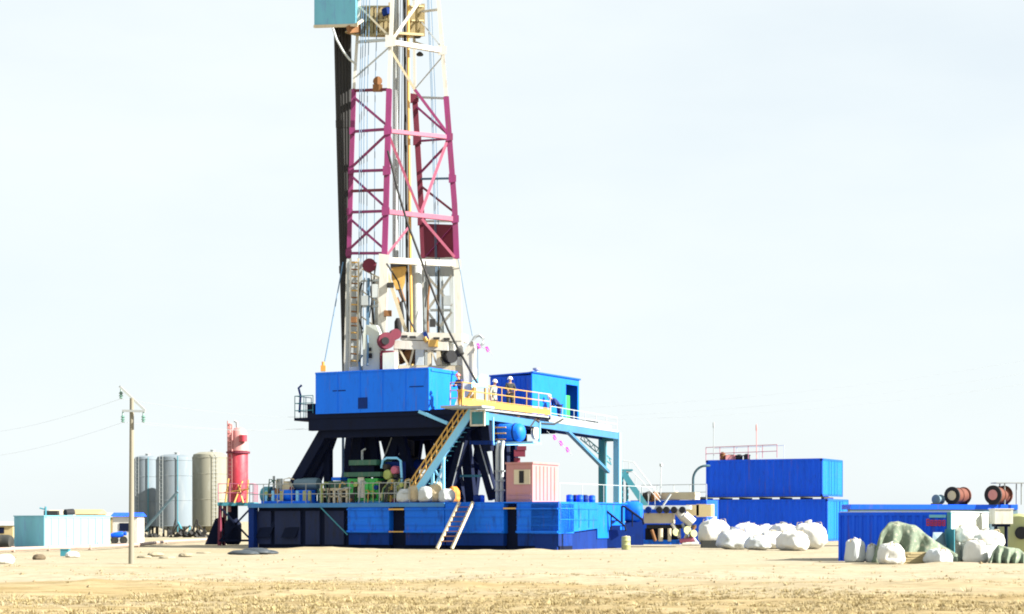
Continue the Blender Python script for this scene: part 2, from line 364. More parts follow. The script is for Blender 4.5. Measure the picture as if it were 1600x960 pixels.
# right hand side of the base
b1 = G.B(935, 0); b2 = G.B(978, 0)
m = MB(); m.prism([P(0,0,.75), P(0,0,DECK-.02), P(0,b1,DECK-.02), P(0,b1,1.0)], G.u*-1.5); part('side_box', m, M['base_blue'], sub)
m = MB(); G.box(m, -1.3, -.12, .05, b2, -.1, .9); part('side_skid', m, M['deep_blue'], sub)
m = MB(); G.box(m, -1.5, -.06, b1+.02, b2, .5, DECK-.02); part('side_box', m, M['base_blue'], sub)
m = MB(); G.box(m, -.02, .03, .1, b1-.1, 1.42, 1.46); G.box(m, -.02, .03, .1, b1-.1, 1.95, 2.0)
for k in range(1,4): G.box(m, -.02, .025, b1*k/4-.02, b1*k/4+.02, 1.05, 1.95)
part('rib', m, M['base_blue'], sub)
# drill floor
aF0, aF1 = G.A(480, .9), -5.0
m = MB(); G.box(m, aF0, aF1, .9, 15, 6.72, FL); part('floor_plate', m, M['navy_steel_and_shade'], sub)
for (p0, b0, z0, z1, a1) in ((482,.95,6.1,6.718,aF1-.1), (497,1.3,5.72,6.098,-7.0)):
    for bb in (b0, b0+4.2, b0+8.5):
        m = MB(); G.box(m, G.A(p0,.95), a1, bb, bb+.35, z0, z1); part('floor_beam', m, M['navy_steel_and_shade'], sub)
for px in (500, 560, 620, 680):
    m = MB(); a = G.A(px,.95); G.box(m, a-.15, a+.15, 1.31, 5.1, 6.1, 6.717); part('floor_joist', m, M['navy_steel_and_shade'], sub)
m = MB(); m.beam(G.pb(655,643,.85), G.pb(700,662,.85), .16, .16); part('floor_brace', m, M['light_blue_paint'], sub)
def leg(p, q, b, wd, mt='navy_steel_and_shade', dp=None):
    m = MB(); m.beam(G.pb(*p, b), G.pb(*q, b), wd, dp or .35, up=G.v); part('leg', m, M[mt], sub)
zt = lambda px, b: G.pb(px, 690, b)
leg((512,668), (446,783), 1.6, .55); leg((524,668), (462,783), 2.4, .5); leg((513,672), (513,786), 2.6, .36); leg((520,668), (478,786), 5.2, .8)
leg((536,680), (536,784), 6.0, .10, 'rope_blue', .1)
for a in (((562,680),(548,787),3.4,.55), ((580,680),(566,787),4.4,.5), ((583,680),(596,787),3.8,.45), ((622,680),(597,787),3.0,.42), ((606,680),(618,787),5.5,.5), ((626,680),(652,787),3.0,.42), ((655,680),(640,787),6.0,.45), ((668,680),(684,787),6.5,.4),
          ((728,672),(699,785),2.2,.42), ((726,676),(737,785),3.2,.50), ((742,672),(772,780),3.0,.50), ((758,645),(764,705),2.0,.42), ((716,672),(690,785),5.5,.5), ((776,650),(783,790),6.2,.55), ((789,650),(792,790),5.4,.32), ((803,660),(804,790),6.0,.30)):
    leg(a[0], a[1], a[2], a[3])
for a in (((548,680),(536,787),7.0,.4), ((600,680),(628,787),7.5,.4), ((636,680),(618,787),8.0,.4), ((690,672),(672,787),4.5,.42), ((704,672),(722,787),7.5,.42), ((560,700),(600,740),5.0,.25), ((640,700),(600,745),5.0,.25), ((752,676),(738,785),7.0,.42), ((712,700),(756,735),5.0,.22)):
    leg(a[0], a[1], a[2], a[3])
bop = thing('well_stack', 'dark stack of well valves standing in the shadow under the drill floor', 'valve stack', G.pz(636,5.2,DECK))
m = MB(); q = G.pz(640,5.2,DECK); m.lathe(q, [(.45,0),(.45,.5),(.3,.55),(.3,.8),(.55,.85),(.55,1.5),(.3,1.55),(.3,1.8),(.5,1.85),(.5,2.5),(.25,2.6),(.25,3.4)], 18); part('body', m, M['black_steel'], bop, True)
for z_ in (1.15, 2.15):
    m = MB(); m.lathe(q+up*z_, [(.02,-1.2),(.28,-1.2),(.28,1.2),(.02,1.2)], 14, G.u); part('ram', m, M['deep_blue'], bop, True)
for (p, q, b) in (((612,684),(591,740),2.85), ((724,692),(704,770),2.0), ((748,690),(770,765),2.7)):
    m = MB(); m.tube([G.pb(*p,b), G.pb(*q,b)], .035, 6); part('cable', m, M['grey_steel'], sub)
m = MB(); m.beam(G.pb(702,744,3), G.pb(762,744,3), .12, .12); part('leg_tie', m, M['teal_paint'], sub)
m = MB(); m.beam(G.pb(735,692,1.9), G.pb(770,692,1.9), .16, .2); part('leg_tie', m, M['deep_blue'], sub)
m = MB(); rail(m, [G.pz(390,.05,DECK), G.pz(640,.05,DECK)], 1.05, 1, .9, .022); part('handrail', m, M['grey_steel'], sub)
m = MB(); rail(m, [P(-.1,.3,DECK), P(-.1,b2,DECK), P(-.1,b2+4,DECK)], .95, 0, 2.2, .016); part('handrail', m, M['pale_grey_paint'], sub)

# ---- blue windbreak round the drill floor
dog = thing('windbreak_enclosure', 'open topped blue steel windbreak box around the drill floor below the mast', 'windbreak', P(-9,2,FL))
aD, aE, bE = G.A(493,.8), G.A(670,.8), 3.7
m = MB(); G.box(m, aD, aE, .8, .9, FL-.05, 9.12); fw = part('front_wall', m, M['blue_paint'], dog)
m = MB()
for k in range(1, 5): a = aD+(aE-aD)*k/5; G.box(m, a-.02, a+.02, .775, .798, FL, 9.1)
G.box(m, aD, aE, .76, .799, 9.03, 9.11); part('seam', m, M['blue_paint'], fw)
m = MB(); a = G.A(567,.8); G.box(m, a-.28, a+.28, .77, .798, FL+.15, FL+.72); part('hatch', m, M['deep_blue'], dog)
for (x0, x1, z0) in ((640,662,8.15), (520,540,8.1)):
    m = MB(); G.box(m, G.A(x0,.8), G.A(x1,.8), .78, .798, z0, z0+.05); part('slot', m, M['deep_blue'], dog)
m = MB(); m.prism([P(aE,.902,FL-.05), P(aE,.902,9.12), P(aE,bE,9.12), P(aE,bE,FL+.75), P(aE,bE-.6,FL-.05)], G.u*-.09); part('side_wall', m, M['blue_paint'], dog)
m = MB(); G.box(m, aD, aD+.09, .902, 5.5, FL+.002, 9.1); part('side_wall', m, M['blue_paint'], dog)
m = MB(); m.beam(P(aE+.02,1.0,9.0), P(aE+.02,bE-.1,9.0), .05, .1); part('seam', m, M['blue_paint'], dog)

# ---- small side platform at the left
sp = thing('side_platform', 'small railed steel platform hanging off the left end of the drill floor', 'platform', G.pz(475,1.2,FL-.6))
a0, a1 = G.A(463,1.2), G.A(492,1.2)
m = MB(); G.box(m, a0, a1, 1.0, 2.6, FL-.35, FL-.2); part('deck', m, M['navy_steel_and_shade'], sp)
m = MB(); rail(m, [P(a1,1.02,FL-.2), P(a0+.03,1.02,FL-.2), P(a0+.03,2.55,FL-.2)], 1.15, 2, .5, .022); part('handrail', m, M['teal_paint'], sp)
m = MB(); G.box(m, G.A(480,1.4), G.A(492,1.4), 1.4, 2.2, FL-.19, FL+.55); part('cabinet', m, M['navy_steel_and_shade'], sp)
m = MB(); q = G.pb(468,645,1.3); m.tube([q, q+V((.05,0,.9)), q+V((-.05,0,1.3)), q+V((.12,0,1.45))], .06, 8); part('davit', m, M['deep_blue'], sp)

# ---- walkway (runs back along the right side to the tall end post)
aw0, aw1 = -6.0, -4.9
wk = thing('pipe_walkway', 'long elevated steel walkway with yellow handrail leading to a pale blue end post', 'walkway', P(-5.4,10,FL))
bs, bm_, be = G.B(742, aw1), G.B(858, aw1), G.B(966, aw1)
m = MB(); m.prism([P(aw0,bs-1.5,6.9), P(aw1,bs-1.5,6.9), P(aw1,bs-1.5,7.03), P(aw0,bs-1.5,7.03)], G.v*(bm_-bs+1.5)); part('deck', m, M['grey_steel'], wk)
zb0, zb1 = 6.85, 6.5
zs = lambda b: zb0+(zb1-zb0)*(b-bs)/(be-bs)
m = MB(); m.prism([P(aw0,bm_,zs(bm_)), P(aw1,bm_,zs(bm_)), P(aw1,bm_,zs(bm_)+.12), P(aw0,bm_,zs(bm_)+.12)], P(0,be,zs(be))-P(0,bm_,zs(bm_))); part('ramp', m, M['grey_steel'], wk)
for a in (aw1+.03, aw0+.1):
    m = MB(); m.beam(P(a,bs+.4,zs(bs)-.22), P(a,be,zs(be)-.22), .14, .36); part('girder', m, M['steel_blue'] if a == aw1+.03 else M['deep_blue'], wk)
m = MB(); m.beam(P(aw1+.06,bs-1.4,7.19), P(aw1+.06,bm_,7.19), .04, .30); part('toe_board', m, M['yellow_paint'], wk)
m = MB(); rail(m, [P(aw1+.06,bs-1.4,7.0), P(aw1+.06,bm_,7.0)], 1.15, 2, 1.35, .027); rail(m, [P(aw1+.06,bs-1.4,7.0), P(aw0+.5,bs-1.4,7.0)], 1.15, 2, 1, .027); part('handrail', m, M['yellow_paint'], wk)
m = MB(); rail(m, [P(aw1,bm_+.2,zs(bm_)+.1), P(aw1,be-.2,zs(be)+.1)], .75, 1, 1.5, .02); part('handrail', m, M['pale_grey_paint'], wk)
m = MB(); m.beam(P(aw1,bm_+.2,zs(bm_)+.22), P(aw1,be-1,zs(be)+.22), .02, .28); part('mesh_guard', m, M['grey_steel'], wk)
for a, mt in ((aw1-.05,'light_blue_paint'), (aw0+.1,'teal_paint')):
    m = MB(); m.beam(P(a,be,-.05), P(a,be,zs(be)), .38, .34, up=G.v); part('end_post', m, M[mt], wk)
m = MB(); m.beam(P(aw1,be+.02,zs(be)-.25), P(aw0,be+.02,zs(be)-.25), .3, .5); part('post_cap', m, M['teal_paint'], wk)
m = MB(); bb0, bb1 = G.B(886,aw1), G.B(950,aw1); m.beam(P(aw1,bb0,zs(bb0)-.35), P(aw1,bb1,G.Z(aw1,bb1,738)), .14, .24, up=G.u); part('diagonal_brace', m, M['steel_blue'], wk)
m = MB(); bb0, bb1 = G.B(907,aw0), G.B(955,aw0); p0, p1 = P(aw0,bb0,zs(bb0)-.35), P(aw0,bb1,G.Z(aw0,bb1,722))
for o_ in (-.16,.16): m.tube([p0+up*o_, p1+up*o_], .035, 6)
for k in range(12): m.tube([p0.lerp(p1,k/12)+up*(.16 if k%2 else -.16), p0.lerp(p1,(k+1)/12)+up*(-.16 if k%2 else .16)], .025, 5)
part('lattice_brace', m, M['teal_paint'], wk)
for k in range(7):
    b = bs+1+k*1.15; m = MB(); G.box(m, aw0+.15, aw1-.1, b, b+.5, 6.6, 6.84); part('cross_member', m, M['rust' if k%2 else 'dark_pipe'], wk)
m = MB(); q = G.pa(843, 660, aw1+.1); m.beam(q, G.pa(843,694,aw1+.1), .1, .1); m.beam(G.pa(770,694,aw1+.1), G.pa(845,693,aw1+.1), .12, .14); m.beam(G.pa(770,652,aw1+.1), G.pa(770,694,aw1+.1), .1, .1); part('hanger_frame', m, M['light_blue_paint'], wk)
m = MB(); q = G.pa(838,676,aw1+.05)
m.lathe(q-G.u*.06, [(.05,-.08),(.36,-.08),(.36,-.05),(.28,0),(.36,.05),(.36,.08),(.05,.08)], 18, G.u); part('sheave', m, M['white_paint'], wk, True)
m = MB(); m.tube([G.pa(828,668,aw1+.1), G.pa(836,656,aw1+.1), G.pa(846,662,aw1+.1), G.pa(866,663,aw1+.1), G.pa(880,655,aw1+.1)], .05, 7); part('hose', m, M['dark_pipe'], wk, True)

# ---- blue cabin at the rear right of the floor
hb = bm_+.15
cb = thing('blue_cabin', 'dark blue steel cabin with open doorway behind the yellow railed walkway', 'cabin', P(-8,hb+2,FL))
a0, a1, hb2 = G.A(766,hb), aw0, G.B(905, aw0); zt_ = 9.35
m = MB(); G.box(m, a0, a1-.08, hb, hb+.08, FL, zt_-.11); part('wall', m, M['container_blue'], cb)
m = MB(); n0, n1 = hb+.35, hb+1.5
G.box(m, a1-.08, a1, hb, n0, FL, zt_); G.box(m, a1-.08, a1, n0, hb2, zt_-.32, zt_); G.box(m, a1-.08, a1, hb2-.18, hb2, FL, zt_-.32); G.box(m, a1-.08, a1, n0, hb2-1.7, FL, zt_-.32); part('wall', m, M['blue_paint'], cb)
m = MB(); G.box(m, a0, a1-.09, hb2-.08, hb2, FL, zt_-.1); part('wall', m, M['container_blue'], cb)
m = MB(); G.box(m, a0, a0+.08, hb+.09, hb2-.09, FL, zt_-.1); part('wall', m, M['container_blue'], cb)
m = MB(); m.prism([P(a0-.05,hb-.06,zt_-.10), P(a1-.2,hb-.06,zt_-.02), P(a1+.08,hb-.06,zt_+.02), P(a1+.08,hb-.06,zt_+.1), P(a1-.2,hb-.06,zt_+.06), P(a0-.05,hb-.06,zt_-.02)], G.v*(hb2-hb+.12)); rf = part('roof', m, M['container_blue'], cb)
m = MB(); q = P(G.A(838,hb+1.5),hb+1.5,zt_-.1); m.lathe(q, [(.12,0),(.12,.38),(.2,.40),(.2,.5)], 12); part('chimney', m, M['grey_steel'], rf, True)
m = MB()
for k in range(7): a = a0+.35+k*(a1-a0-.5)/7; G.box(m, a-.03, a+.03, hb-.03, hb-.002, FL+.1, zt_-.2)
part('rib', m, M['container_blue'], cb)
m = MB(); G.box(m, a1-.9, a1-.25, hb2-1.5, hb2-.7, FL, FL+1.45); part('inner_machine', m, M['green_paint'], cb)

# ---- stairs up to the floor
st = thing('staircase', 'steep steel stairs with ochre handrails and pale blue stringer climbing to the drill floor', 'staircase', G.pz(690,.9,DECK))
lo = lambda b: G.pz(641,b,DECK+.1); hi = lambda b: G.pz(741,b,FL)
for b in (.35,1.85):
    m = MB(); m.beam(lo(b), hi(b), .08, .36); part('stringer', m, M['light_blue_paint'], st)
    m = MB(); e = V((0,0,1.0))
    for hh in (.35,.68,1.02): m.tube([lo(b)+up*hh, hi(b)+up*hh], .035, 6)
    for k in range(13): q = lo(b).lerp(hi(b), k/12); m.tube([q, q+e], .03, 6)
    part('handrail', m, M['ochre_paint'], st)
for k in range(1,20):
    m = MB(); q = lo(1.1).lerp(hi(1.1), k/20); m.box(q, .24, 1.40, .04, G.u, G.v); part('tread', m, M['teal_paint'], st)
for px in (676,693):
    m = MB(); t_ = (px-641)/100; m.beam(G.pz(px,.42,DECK), G.pz(px,.42,DECK+.1+(FL-DECK-.1)*t_*1.0-.1), .12, .12); part('support_post', m, M['light_blue_paint'], st)
m = MB(); m.beam(G.pz(676,.42,DECK+.6), G.pz(693,.42,DECK+1.9), .07, .07); m.beam(G.pz(676,.42,DECK+1.9), G.pz(693,.42,DECK+.9), .07, .07); m.beam(G.pz(676,.42,DECK+.45), G.pz(693,.42,DECK+.45), .1, .2); part('post_brace', m, M['light_blue_paint'], st)
m = MB(); a0 = G.A(738,.3); G.box(m, a0, a0+1.25, .3, bs-1.5, 6.88, 6.98); part('landing', m, M['grey_steel'], st)
# crate hanging beneath the landing
ck = thing('hanging_basket', 'small pale framed crate hung beneath the yellow landing', 'basket', G.pz(747,.3,6.1))
a0, a1 = G.A(735,.25), G.A(758,.25)
m = MB(); G.box(m, a0+.08, a1-.08, .25, .8, 6.12, 6.75); part('panel', m, M['teal_paint'], ck)
m = MB()
for (x0,x1,z0,z1) in ((a0,a1,6.05,6.14), (a0,a1,6.76,6.86), (a0,a0+.08,6.14,6.76), (a1-.08,a1,6.14,6.76)): G.box(m, x0, x1, .2, .28, z0, z1)
part('frame', m, M['white_paint'], ck)

# ---- ladder from the deck to the ground
ld = thing('access_ladder', 'slanting cream step ladder from the base deck to the sand', 'ladder', P(G.A(700,0),-1.5,0))
for (p0, p1) in ((718,683), (739,706)):
    m = MB(); q0 = G.pz(p0,-.1,DECK+.05); q1 = W(p1, 858, G.P(0,-2.2).y+2.9); q1.z = .03; m.beam(q0, q1, .11, .13); part('stringer', m, M['cream_paint'], ld)
t0, t1 = G.pz(718,-.1,DECK+.05), G.pz(739,-.1,DECK+.05); l0 = W(683,858,G.P(0,-2.2).y+2.9); l1 = W(706,858,G.P(0,-2.2).y+2.9); l0.z = l1.z = .03
for k in range(1,9):
    m = MB(); m.beam(t0.lerp(l0,k/9.5), t1.lerp(l1,k/9.5), .16, .04); part('tread', m, M['rust'], ld)

# ---- air tank under the walkway
at = thing('air_tank', 'blue horizontal pressure tank with pale domed end slung under the walkway', 'tank', G.pz(795,3.2,5.5))
q = G.pb(812, 676, 3.2); m = MB(); Rr = .46
m.lathe(q, [(.02,-1.65),(.3,-1.6),(Rr,-1.4),(Rr,.0),(.40,.14),(.22,.24),(.02,.27)], 24, G.u); part('shell', m, M['blue_paint'], at, True)
for o_ in (-1.1,-.2):
    m = MB(); m.lathe(q+G.u*o_, [(Rr+.02,-.04),(Rr+.02,.04)], 24, G.u); part('strap', m, M['deep_blue'], at)
m = MB(); m.beam(q-G.u*1.7-up*.52, q+G.u*.9-up*.52, .5, .1); part('cradle', m, M['light_blue_paint'], at)
m = MB(); qq = q-G.u*1.25-G.v*.55-up*.5; m.tube([qq, qq+up*1.0], .04, 6)
for k in range(3): m.tube([qq+up*(.15+.3*k), qq+up*(.15+.3*k)+G.u*.75], .035, 6)
part('guard', m, M['ochre_paint'], at)
W0 = W
W = lambda x, y, d: W0(x, y, d+2.6)      # everything on the drill floor stands behind the windbreak wall
# ------------------------------------------------------------------ mast
def ML(tab, d):
    def f(py):
        t = tab
        for (x0,y0),(x1,y1) in zip(t, t[1:]):
            if (y0 >= py >= y1) or (y1, x1) == (t[-1][1], t[-1][0]): 
                k = (py-y0)/(y1-y0); return W(x0+(x1-x0)*k, py, d)
    return f
F1 = ML([(593,648),(597,520),(603,330),(608,140),(613,0),(622,-330)], 92.0)
F2 = ML([(719,648),(717,500),(711,330),(697,150),(685,0),(660,-330)], 93.9)
B1 = ML([(540,648),(541,575),(547,330),(553,140),(562,0),(580,-330)], 93.6)
B2 = ML([(666,648),(664,450),(657,300),(648,155),(647,0),(633,-330)], 95.4)
mast = thing('drilling_mast', 'tall lattice drilling mast in white and crimson sections', 'mast', W(630,648,93.5))
LEGS = {'F1':F1,'F2':F2,'B1':B1,'B2':B2}
for nme, f in LEGS.items():
    y1 = 140 if nme in ('F1','B1') else 152
    for (ya, yb, mt, wd) in ((648,406,'white_paint',.44 if nme in ('F1','F2') else .26), (404,y1,'pink_red_paint' if nme != 'B2' else 'maroon_paint',.30 if nme != 'B1' else .24), (y1-1,-330,'white_paint',.20 if nme[0] == 'F' else .15)):
        if nme == 'F2' and mt == 'white_paint' and ya == 648: wd = .36
        n = 3; pts = [f(ya+(yb-ya)*k/n) for k in range(n+1)]
        m = MB()
        for p, q in zip(pts, pts[1:]): m.beam(p, q, wd, wd*.9, up=V((0,1,0)))
        part('leg', m, M[mt], mast)
def strut(nm, p, q, wd, mt): m = MB(); m.beam(p, q, wd, wd, up=V((0,1,0))); part(nm, m, M[mt], mast)
# front girts
for (ya, yb, wd, mt) in ((66,80,.24,'white_paint'), (205,215,.20,'faded_pink_paint'), (331,343,.24,'faded_pink_paint'), (407,413,.30,'white_paint'), (-70,-58,.2,'white_paint'), (-200,-190,.2,'white_paint'), (-325,-325,.3,'white_paint')):
    strut('girt', F1(ya), F2(yb), wd, mt)
# left panel girts and braces
for ya, yb, mt in ((66,62,'pale_grey_paint'), (142,140,'maroon_paint'), (206,202,'pink_red_paint'), (268,266,'pink_red_paint'), (299,297,'maroon_paint'), (332,330,'pink_red_paint'), (396,396,'pink_red_paint'), (-70,-72,'white_paint'), (-200,-201,'white_paint')):
    strut('girt', B1(ya), F1(yb), .13, mt)
for (fa, ya, fb, yb, wd, mt) in ((B1,152,F1,198,.12,'pink_red_paint'), (B1,262,F1,208,.12,'pink_red_paint'), (B1,275,F1,325,.12,'pink_red_paint'), (B1,342,F1,390,.12,'pink_red_paint'), (B1,390,F1,336,.12,'pink_red_paint'),
                                 (B1,10,F1,60,.10,'cream_paint'), (B1,122,F1,72,.07,'pale_grey_paint'), (B1,0,F1,-68,.1,'white_paint'), (B1,-72,F1,-195,.1,'white_paint')):
    strut('brace', fa(ya), fb(yb), wd, mt)
# front diagonals
for (p, q, wd, mt) in ((F1(66), W(660,-4,93), .13, 'white_paint'), (F1(78), W(648,140,92.8), .12, 'cream_paint'), (W(648,140,92.8), F2(212), .14, 'pink_red_paint'), (F1(208), W(657,335,92.9), .14, 'faded_pink_paint'), (W(657,335,92.9), F2(212), .14, 'faded_pink_paint'),
                       (W(659,342,92.9), F2(406), .14, 'faded_pink_paint'), (F1(404), W(638,356,92.6), .11, 'faded_pink_paint'), (F1(412), W(634,518,92.6), .18, 'cream_paint'), (W(660,-4,93), F2(-60), .12, 'white_paint'), (F1(-72), F2(-190), .12, 'white_paint'), (F1(-322), F2(-192), .12, 'white_paint')):
    strut('brace', p, q, wd, mt)
# right panel
for ya, yb, mt in ((152,154,'pale_grey_paint'), (221,217,'pink_red_paint'), (280,279,'rope_blue'), (66,82,'white_paint'), (20,15,'white_paint'), (-200,-190,'white_paint'), (346,346,'mint_white'), (404,404,'mint_white')):
    strut('girt', B2(ya), F2(yb), .10, mt)
for (fa, ya, fb, yb, wd, mt) in ((B2,165,F2,212,.11,'pink_red_paint'), (B2,272,F2,222,.12,'pink_red_paint'), (B2,290,F2,333,.11,'maroon_paint'), (B2,140,F2,88,.06,'pale_grey_paint'), (B2,20,F2,76,.06,'pale_grey_paint'), (B2,0,F2,-60,.08,'white_paint')):
    strut('brace', fa(ya), fb(yb), wd, mt)
m = MB(); p = [B2(403)+V((.1,-.3,0)), F2(403)+V((-.1,.1,0)), F2(351)+V((-.1,.1,0)), B2(351)+V((.1,-.3,0))]; m.prism(p, V((-.02,.06,0))); pn = part('mast_panel', m, M['maroon_paint'], mast)
m = MB(); o_ = V((.02,-.06,0)); m.beam(p[0]+o_, p[2]+o_, .07, .05); m.beam(p[1]+o_, p[3]+o_, .07, .05); part('panel_brace', m, M['pink_red_paint'], pn)
# lower right trunk: gusset plate, columns and cross braces
m = MB(); m.prism([B2(432), F2(432), F2(416), B2(416)], V((0,.08,0))); part('gusset', m, M['grey_steel'], mast)
for (x0,x1,d,mt) in ((664,672,94.8,'grey_steel'), (704,711,94.6,'pale_grey_paint'), (691,695,95.0,'pale_grey_paint')):
    m = MB(); c = (x0+x1)/2; m.beam(W(c-2,430,d), W(c+1,640,d), (x1-x0)*d/F, .3, up=V((0,1,0))); part('column', m, M[mt], mast)
for (p, q, mt) in ((W(668,432,94.3), W(706,478,94.2), 'white_paint'), (W(706,430,94.2), W(670,482,94.3), 'white_paint'), (W(672,485,94.2), W(705,485,94.2), 'pale_grey_paint'), (W(670,490,94.2), W(700,530,94.2), 'grey_steel'), (W(706,488,94.2), W(684,515,94.2), 'white_paint')):
    strut('brace', p, q, .13, mt)
m = MB(); m.tube([W(650,412,94.0), W(652,640,94.0)], .30, 14); part('hydraulic_ram', m, M['pale_grey_paint'], mast, True)
m = MB(); m.tube([W(619,-60,94.6), W(618,405,94.6)], .17, 12); part('hydraulic_ram', m, M['pale_grey_paint'], mast, True)
m = MB(); m.tube([W(637,-200,93.2), W(638,150,93.2), W(641,405,93.2), W(643,520,93.2), W(644,640,93.2)], .085, 10); part('standpipe', m, M['ochre_paint'], mast, True)
m = MB(); m.tube([W(631.5,-200,93.5), W(633,150,93.5), W(636,405,93.5), W(638,640,93.5)], .075, 8); part('standpipe', m, M['dark_pipe'], mast, True)
# left lower trunk
for (x0,x1,d,mt,yt) in ((573,577,92.6,'rope_blue',435), (580,592,93.2,'white_paint',432), (541,545,93.2,'pale_grey_paint',405), (561,565,93.0,'pale_grey_paint',410)):
    m = MB(); c = (x0+x1)/2; m.beam(W(c+1,yt,d), W(c-2,640,d), (x1-x0)*d/F, .18, up=V((0,1,0))); part('column', m, M[mt], mast)
for (xa, mt) in ((547,'white_paint'), (559,'cream_paint')):
    m = MB(); m.beam(W(xa+1,404,92.7), W(xa-1,640,92.7), .09, .09, up=V((0,1,0))); part('ladder_rail', m, M[mt], mast)
for k in range(20):
    y = 410+11*k; m = MB(); m.tube([W(547.5,y,92.7), W(558.5,y+.5,92.7)], .045, 5); part('ladder_rung', m, M['rust' if k % 2 else 'ochre_paint'], mast)
m = MB(); m.box(W(553,520,93.0), .30, .03, 7.6); part('ladder_back', m, M['pale_grey_paint'], mast)
def wheel(mb, c, r, w_, ax): mb.lathe(c, [(.04,-w_),(r,-w_),(r,-w_*.5),(r*.78,0),(r,w_*.5),(r,w_),(.04,w_)], 20, ax)
m = MB(); wheel(m, W(577,415,92.4), .36, .12, V((.25,-1,0))); part('sheave', m, M['maroon_paint'], mast, True)
m = MB(); wheel(m, W(590,127,92.4), .23, .10, V((.3,-1,0))); m.box(W(590,138,92.4), .5, .25, .35); part('sheave', m, M['rust'], mast, True)
m = MB()
for x in (560,563,567,572,584): m.tube([W(x+8,-100,93), W(x+2,150,93), W(x,640,93)], .022, 5)
for x in (676,680,674): m.tube([W(x-10,-100,94.6), W(x,150,94.6), W(x+12,640,94.6)], .02, 5)
part('control_lines', m, M['rope_blue'], mast)
for f, ys2, wd, mt in ((F1,(205,331,268),.42,'pink_red_paint'), (F2,(215,343,280),.40,'pink_red_paint'), (B1,(206,332,268,396),.32,'pink_red_paint'), (F1,(66,407),.55,'white_paint'), (F2,(80,413),.45,'white_paint'), (B2,(221,346,155),.45,'maroon_paint')):
    for y in ys2:
        m = MB(); p = f(y)+V((0,-.20,0)); m.prism([p+V((-wd*.5,0,-wd*.6)), p+V((wd*.5,0,-wd*.45)), p+V((wd*.5,0,wd*.45)), p+V((-wd*.5,0,wd*.6))], V((0,.04,0))); part('joint_plate', m, M[mt], mast)
rj = random.Random(12)
for k in range(9):                             # hoses and cables looping through the white lower section
    x0 = rj.uniform(550,592) if k < 5 else rj.uniform(664,708); y0 = 408+rj.uniform(0,40); y1 = y0+rj.uniform(70,150); sg = rj.uniform(-8,8); d_ = 92.0+rj.uniform(0,1.4)
    m = MB(); m.tube([W(x0+sg*math.sin(math.pi*t/8)+rj.uniform(-.6,.6), y0+(y1-y0)*t/8, d_) for t in range(9)], rj.choice((.03,.045,.06)), 6); part('hose', m, M[rj.choice(('dark_pipe','rope_blue','rubber','rust'))], mast, True)
for (x, y, w_, h_, mt) in ((570,470,.35,.5,'grey_steel'), (586,455,.3,.7,'pale_grey_paint'), (553,500,.3,.3,'rust'), (699,470,.4,.5,'grey_steel'), (676,505,.3,.4,'dark_pipe'), (610,446,.35,.25,'dark_pipe'), (606,490,.4,.3,'rust')):
    m = MB(); m.box(W(x,y,91.7), w_, .25, h_); part('junction_box', m, M[mt], mast)
for ya in (440,480,520):
    strut('girt', B1(ya), F1(ya-2), .10, 'pale_grey_paint'); 
for (ya, yb) in ((410,440),(440,480),(480,520)):
    strut('brace', B1(ya), F1(yb-2), .07, 'cream_paint')
m = MB(); m.tube([W(604,412,91.4), W(622,440,91.4), W(640,500,91.4), W(650,520,91.4)], .05, 6); part('hose', m, M['dark_pipe'], mast, True)
# racking board high on the mast
m = MB(); m.prism([W(563,58,93.9), W(612,53,92.4), W(662,56,93.4), W(655,60,95.6)], up*.12); part('racking_board', m, M['tan_sheet'], mast)
rr_ = random.Random(5)
for (xa, xb, ya, yb, d0, d1) in ((566,610,56,8,93.9,92.9), (638,661,57,8,94.4,95.2)):
    m = MB()
    for k in range(7):
        t = k/6; p = W(xa+(xb-xa)*t, ya, d0+(d1-d0)*t); q = W(xa+(xb-xa)*t, yb+rr_.uniform(-4,5), d0+(d1-d0)*t); m.beam(p, q, .20, .05, up=V((0,1,0)))
    for t in (.05,.5,.95): m.beam(W(xa, ya+(yb-ya)*t, d0-.1), W(xb, ya+(yb-ya)*t, d1-.1), .12, .07)
    part('basket_wall', m, M['tan_sheet'], mast)
    m = MB(); m.prism([W(xa,ya-2,d0+.25), W(xb,ya-2,d1+.25), W(xb,yb+4,d1+.25), W(xa,yb+4,d0+.25)], V((0,.05,0))); part('basket_back', m, M['rust'], mast)
m = MB(); m.tube([W(604,14,93.0), W(606,24,93.0)], .28, 8); part('basket_roll', m, M['deep_blue'], mast, True)
m = MB()
for k in range(9): m.beam(W(527+3*k,47,95.5), W(560+5*k,56,93.2), .06, .1)
part('racking_finger', m, M['tan_sheet'], mast)
# pale blue windbreak box at racking board height
m = MB(); bd = 93.4; p0, p1, p2 = W(491,40,bd+.6), W(555,38,bd-.8), W(563,30,bd+1.6)
wb_h = 2.3
m.prism([p0, p1, p1+up*wb_h, p0+up*wb_h], V((.02,.07,0))); m.prism([p1+V((0,.07,0)), p2, p2+up*wb_h, p1+V((0,.07,0))+up*wb_h], V((-.07,0,0))); wbk = part('wind_shield', m, M['weathered_blue'], mast)
m = MB(); m.beam(p0-up*.06, p1-up*.06+V((.1,0,0)), .14, .14); m.beam(p1-up*.06, W(566,32,92.9), .14, .14); part('shield_sill', m, M['cream_paint'], wbk)
m = MB(); p3 = p0+(p2-p1); m.prism([p0-up*.0, p1-up*.0, p2-up*.0, p3], up*-.05); part('shield_floor', m, M['rust'], wbk)
m = MB(); m.beam(p1-up*.12+V((-.4,.2,-.12)), W(562,45,93.2), .25, .4); part('shield_bracket', m, M['rust'], wbk)
m = MB(); m.tube([W(520,44,92.6), W(526,62,92.6), W(536,80,92.6), W(546,93,92.6), W(557,101,92.8)], .06, 7); part('cable_loop', m, M['pale_grey_paint'], mast, True)
